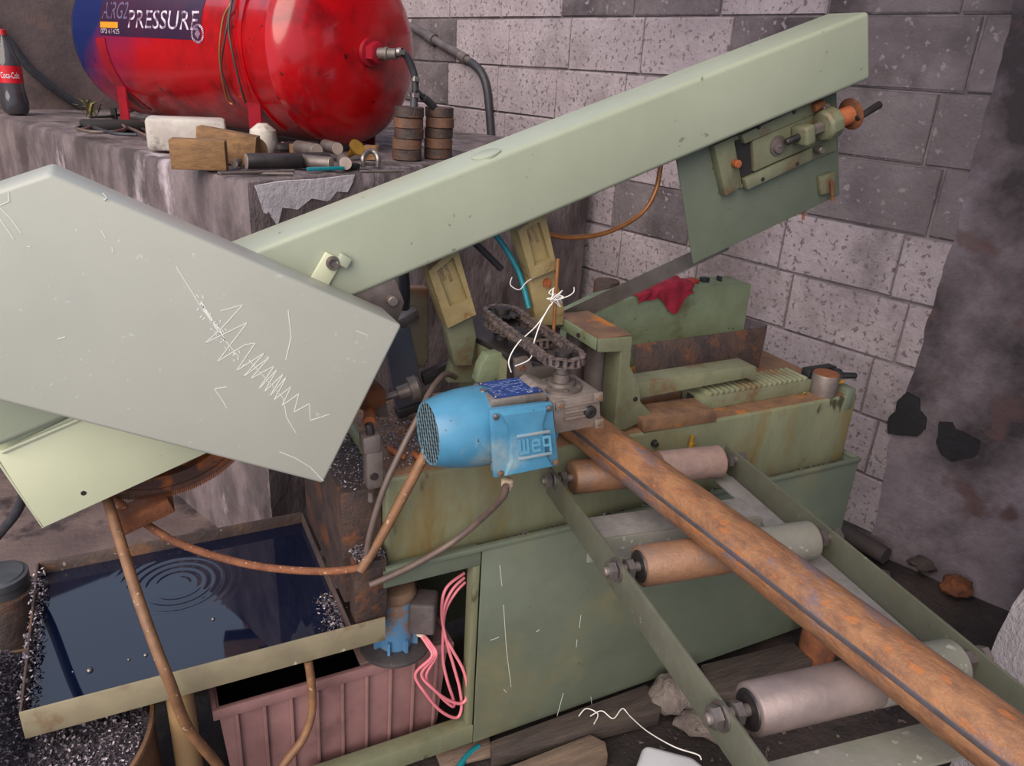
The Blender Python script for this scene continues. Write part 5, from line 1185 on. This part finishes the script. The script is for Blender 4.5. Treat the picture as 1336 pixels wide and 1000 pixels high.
# pipe clamp, caliper, rods
hk = MB()
pts = [L(474, 220, 0.004), L(474, 220, 0.03), L(480, 219, 0.045), L(488, 219, 0.045), L(493, 220, 0.03), L(493, 220, 0.006)]
tag(tube('pipe_hook', pts, 0.008, STEEL, None, 10), 'bright bent metal hook by the ledge edge', 'hook')
cal = thing('teal_file_tool', 'teal handled hand tool lying at the ledge edge', 'hand tool', L(440, 224))
MB().box(L(425, 224, 0.008), (0.11, 0.012, 0.010), Matrix.Rotation(math.radians(12), 3, 'Z')).build('handle', TEAL, cal, 0.003)
MB().box(L(460, 221, 0.010), (0.035, 0.03, 0.014), Matrix.Rotation(math.radians(12), 3, 'Z')).build('jaw', BLACK, cal, 0.003)
MB().cyl(L(466, 220, 0.012), L(492, 219, 0.012), 0.005, n=10).build('shank', STEEL, cal)
for i, (a_, c) in enumerate((((284, 228), (382, 229)), ((288, 232), (384, 226)), ((470, 226), (526, 225)))):
    tag(MB().cyl(L(*a_, 0.004 + (0.006 if i == 1 else 0)), L(*c, 0.004 + (0.002 if i == 1 else 0)), 0.0042, n=8).build('thin_rod', STEEL_DULL, None), ('thin steel rod lying flat along the ledge edge', 'thin steel rod crossing over the other rod', 'thin steel rod beyond the teal tool')[i], 'rod')
DISC_A = mat('disc_rust', (112, 78, 58), (84, 60, 48), 20, 0.7, bump=0.2)
# stacks of rusty rings by the block wall
for i, (u, v, nn_) in enumerate(((532, 208, 5), (572, 206, 5))):
    p = L(u, v)
    for k in range(nn_):
        tag(MB().lathe(p + V((random.uniform(-.004, .004), random.uniform(-.004, .004), k * 0.0325)), (0, 0, 1), [(0, 0.044), (0.002, 0.047), (0.030, 0.047), (0.032, 0.044)], 24).build('steel_disc', DISC_A if k % 2 else RUST_DARK, None),
            'rusty round steel disc in the %s stack beside the tank' % ('braided hose' if i == 0 else 'branch hose'), 'steel disc', 'stacked steel discs')
# coil of cable and rags under the tank
for i, pts in enumerate(([(100, 172), (125, 163), (160, 165), (185, 172), (205, 183)], [(108, 176), (130, 170), (165, 172), (200, 188)], [(118, 160), (150, 158), (175, 150), (192, 142)], [(102, 178), (120, 182), (150, 182), (165, 176), (150, 168), (120, 166)], [(180, 188), (150, 186), (125, 178)])):
    tag(tube('ledge_cable', [L(u, v, 0.012 + 0.004 * i) for u, v in pts], 0.0055, RUBBER if i % 2 == 0 else CABLE_GREY, None, 7), ('black cable running to the cast metal box', 'grey cable lying beside the metal box', 'black cable rising behind the tank leg', 'grey cable coiled in a loop on the ledge', 'short black cable end on the ledge')[i], 'cable')
tag(MB().box(L(150, 172) + V((0, 0.05, 0.018)), (0.20, 0.13, 0.03), Matrix.Rotation(0.2, 3, 'Z')).build('rag_bundle', DARKVOID, None, 0.01, jitter=0.006), 'dark grimy rag bundle under the tank', 'rag')
tag(MB().lathe(L(150, 158), (0, 0, 1), [(0, 0.012), (0.05, 0.012)], 6).build('anchor_bolt', STEEL_DARK, None), 'dark anchor bolt beside the tank leg', 'bolt')
def weed():
    w = thing('weed', 'small dry weed growing at the back wall', 'plant', L(118, 152)); rr = random.Random(2)
    for k in range(12):
        p = L(118 + rr.uniform(-6, 8), 152); a = rr.uniform(0, 6.28); h = rr.uniform(0.03, 0.09); e = p + V((math.cos(a) * 0.05, math.sin(a) * 0.05, h)); t = V((-math.sin(a), math.cos(a), 0)) * 0.008; m = (p + e) / 2 + V((0, 0, 0.02))
        MB().add([p - t * .3, p + t * .3, m + t, e, m - t, m + V((0, 0, .002))], [(0, 1, 2, 5), (0, 5, 4), (5, 2, 3), (5, 3, 4)]).build('leaf', LEAF, w)
weed()
# hose along the back wall, pipe and hose on the block wall
def back(u, v, off=0.03):
    r = ray(u, v); nn_ = V((FD.y, -FD.x, 0)); t = (f0 + nn_ * off - CAM).dot(nn_) / r.dot(nn_); return CAM + r * t
tag(tube('wall_hose', [back(-20, 25), back(12, 55), back(35, 85), back(60, 108), back(90, 130), back(115, 145)], 0.018, RUBBER, None, 10), 'black hose sloping down the brown back wall', 'hose')
def wl(u, v, off=0.03):
    r = ray(u, v); t = (WO + WN * off - CAM).dot(WN) / r.dot(WN); return CAM + r * t
wp = tag(MB().cyl(wl(536, 34), wl(604, 74), 0.021, n=16).lathe(wl(563, 50), wl(604, 74) - wl(563, 50), [(-0.03, 0.03), (0.03, 0.03)], 16).build('wall_pipe', mat('pipe_grey', (92, 84, 86), (72, 66, 70), 14, 0.6), None), 'grey steel air pipe fixed to the block wall', 'pipe')
tag(MB().lathe(wl(601, 73), wl(618, 83) - wl(601, 73), [(0, 0.024), (0.05, 0.024), (0.05, 0.018), (0.09, 0.018)], 16).build('pipe_coupling', STEEL_DULL, None), 'metal coupling where the wall pipe meets the hose', 'coupling')
tag(tube('wall_hose', [wl(614, 81), wl(626, 92), wl(634, 110), wl(638, 140), wl(641, 185), wl(642, 230)], 0.020, RUBBER, None, 12), 'black hose hanging down the grey block wall', 'hose')

# ------------------------------------------------------------------ red cloth on the rear housing
def cloth():
    b = MB(); nx, ny = 26, 22
    p0 = pY(822, 384, YC + 0.05); zt_ = hz
    for j in range(ny + 1):
        for i in range(nx + 1):
            u = i / nx; v = j / ny
            x = p0.x - 0.02 + 0.19 * u + 0.015 * noise.noise(V((u * 3, v * 3, 1)))
            y = YC + 0.085 - 0.13 * v
            zt2 = hz2 + (hz - hz2) * min(1, max(0, (x - pY(765, 409, YC).x) / 0.30)) if x < 1.31 else hz
            z = max(zt2, 0.925) + 0.012 + 0.030 * (0.5 + 0.5 * noise.noise(V((u * 5, v * 5, 0)))) * (0.4 + 0.6 * math.sin(math.pi * u))
            if y < YC - 0.004:
                over = (YC - 0.004 - y); y = YC - 0.010 - 0.006 * noise.noise(V((u * 8, 3, v * 4))); ln = max(0.05, (0.4 + 0.9 * math.exp(-((u - 0.68) / 0.16) ** 2))); z -= over * 1.6 * ln
            b.v.append(V((x, y, z)))
    for j in range(ny):
        for i in range(nx):
            k = j * (nx + 1) + i; b.f.append((k, k + 1, k + nx + 2, k + nx + 1))
    tag(b.build('red_cloth', CLOTH, None, sharp=80), 'crumpled dark red cloth on the rear green housing', 'cloth')
cloth()

lf = pZ(1046, 515, ZB1 + 0.003)
tag(MB().add([lf, lf + V((0.010, -0.004, 0.004)), lf + V((0.022, 0.002, 0.001)), lf + V((0.012, 0.008, 0.003)), lf + V((0.011, 0.002, 0.006))], [(0, 1, 4), (1, 2, 4), (2, 3, 4), (3, 0, 4), (0, 3, 2, 1)]).build('fallen_leaf', LEAF, None), 'tiny yellow green leaf lying on the saw bed', 'leaf')

# ------------------------------------------------------------------ floor debris
def plank(name, pts, h, m, label, z=0.0, bevel=0.003, cat='plank'):
    return tag(MB().prism([pZ(u, v, z + h) - V((0, 0, h)) for u, v in pts], (0, 0, h)).build(name, m, None, bevel, jitter=0.003), label, cat)
plank('dark_plank', [(640, 968), (842, 893), (866, 905), (862, 928), (642, 985)], 0.045, WOOD_DARK, 'dark weathered plank along the foot of the cabinet', 0.004)
plank('dark_plank', [(915, 868), (1035, 838), (1060, 862), (1040, 900), (930, 905)], 0.04, WOOD_DARK, 'broad dark board on the floor behind the near roller', 0.004)
plank('pale_board', [(640, 1010), (770, 958), (790, 968), (794, 985), (700, 1030)], 0.035, WOOD_GREY, 'pale board with rounded end on the dirt floor', 0.004)
plank('dark_plank', [(560, 960), (640, 962), (642, 985), (575, 1000)], 0.012, WOOD_GREY, 'thin offcut beside the bottom rail', 0.002)
def lump(name, u, v, rx, ry, rz, seed, m, label, cat, z=0.0, rot=0.0):
    b = MB(); p = pZ(u, v, z); n1, n2 = 14, 22
    for j in range(n1 + 1):
        for i in range(n2):
            a = math.pi * j / n1; c = 2 * math.pi * i / n2; d = V((math.sin(a) * math.cos(c), math.sin(a) * math.sin(c), math.cos(a)))
            k = 1 + 0.35 * noise.noise(d * 1.6 + V((seed, 0, 0))) + 0.22 * noise.noise(d * 4 + V((seed, 3, 0))) + 0.10 * noise.noise(d * 9 + V((seed, 7, 0)))
            q = V((d.x * rx * k, d.y * ry * k, 0)); q.rotate(Matrix.Rotation(rot, 3, 'Z')); b.v.append(p + q + V((0, 0, rz + max(-rz, d.z * rz * k))))
    for j in range(n1):
        for i in range(n2): b.f.append((j * n2 + i, j * n2 + (i + 1) % n2, (j + 1) * n2 + (i + 1) % n2, (j + 1) * n2 + i))
    return tag(b.build(name, m, None, sharp=80), label, cat)
lump('cement_sack', 880, 925, 0.065, 0.05, 0.05, 2.0, LUMP, 'hardened grey cement lump under the conveyor', 'lump')
lump('cement_sack', 930, 955, 0.085, 0.05, 0.025, 5.0, LUMP, 'flattened grey cement lump beside the taller lump', 'lump', rot=-0.6)
lump('stone', 1245, 775, 0.05, 0.04, 0.03, 8.0, RUST, 'reddish stone at the foot of the dark wall', 'stone')
lump('stone', 1130, 765, 0.09, 0.05, 0.02, 4.0, LUMP, 'flat grey stone behind the conveyor rail', 'stone')
lump('stone', 1215, 740, 0.10, 0.05, 0.03, 14.0, WOOD_DARK, 'dark lump of rubble near the reddish stone', 'stone')
jug = thing('plastic_jug', 'white plastic jug lying at the bottom edge', 'jug', pZ(880, 1000, 0))
jp = pZ(882, 985, 0.10)
MB().prism([pZ(u, v, 0.09) + V((0, 0, -0.09)) for u, v in [(840, 968), (905, 985), (935, 1010), (960, 1060), (815, 1040)]], (0, 0, 0.09)).build('jug_body', JUG, jug, 0.018, seg=4)
tag(MB().tube([pZ(770, 935, 0.055), pZ(785, 928, 0.06), pZ(800, 938, 0.05), pZ(812, 925, 0.055), pZ(822, 935, 0.05), pZ(845, 955, 0.08), pZ(880, 975, 0.11), pZ(910, 985, 0.105), pZ(915, 992, 0.1)], 0.0014, 5).build('loose_wire', WIRE_W, None), 'thin white wire trailing over the dark plank', 'wire')
tag(MB().tube([pZ(755, 935, 0.055), pZ(765, 925, 0.062), pZ(780, 932, 0.055), pZ(775, 945, 0.052)], 0.0014, 5).build('loose_wire', WIRE_W, None), 'small curl of white wire on the dark plank', 'wire')
tag(tube('teal_hose', [pZ(625, 975, 0.01), pZ(612, 985, 0.01), pZ(600, 1000, 0.01), pZ(590, 1020, 0.01)], 0.008, TEAL, None, 8), 'short teal hose on the floor below the rail', 'hose')
tag(MB().cyl(pZ(1098, 692, 0.035), pZ(1156, 726, 0.035), 0.03, n=18).build('floor_pipe', mat('old_pipe', (72, 62, 62), (56, 48, 48), 10, 0.7), None), 'dark pipe lying at the foot of the block wall', 'pipe')
tag(MB().cyl(pZ(1062, 862, 0.0), pZ(1062, 862, 0.0) + V((0, 0, 0.12)), 0.05, n=20).build('wooden_stump', RUST, None, 0.004), 'short brown round stump under the pipe', 'stump')
def pebs(rr):
    while True:
        x, y = rr.uniform(0.3, 2.1), rr.uniform(0.55, 1.19)
        return V((x, y, -0.006 + 0.012 * noise.noise(V((x * 5, y * 5, 0)))))
b = MB(); rr = random.Random(11)
for _ in range(900):
    c = pebs(rr); s = rr.uniform(0.002, 0.007); v0 = [c + V((rr.uniform(-1, 1), rr.uniform(-1, 1), rr.uniform(0, 1))) * s * 1.4 for _ in range(4)]
    b.add(v0, [(0, 1, 2), (0, 2, 3), (0, 3, 1), (1, 3, 2)])
tag(b.build('gravel', mat('gravel', (96, 80, 76), (64, 54, 52), 60, 0.9), None, smooth=False), 'loose gravel and rubble on the dirt floor', 'gravel', kind='stuff')
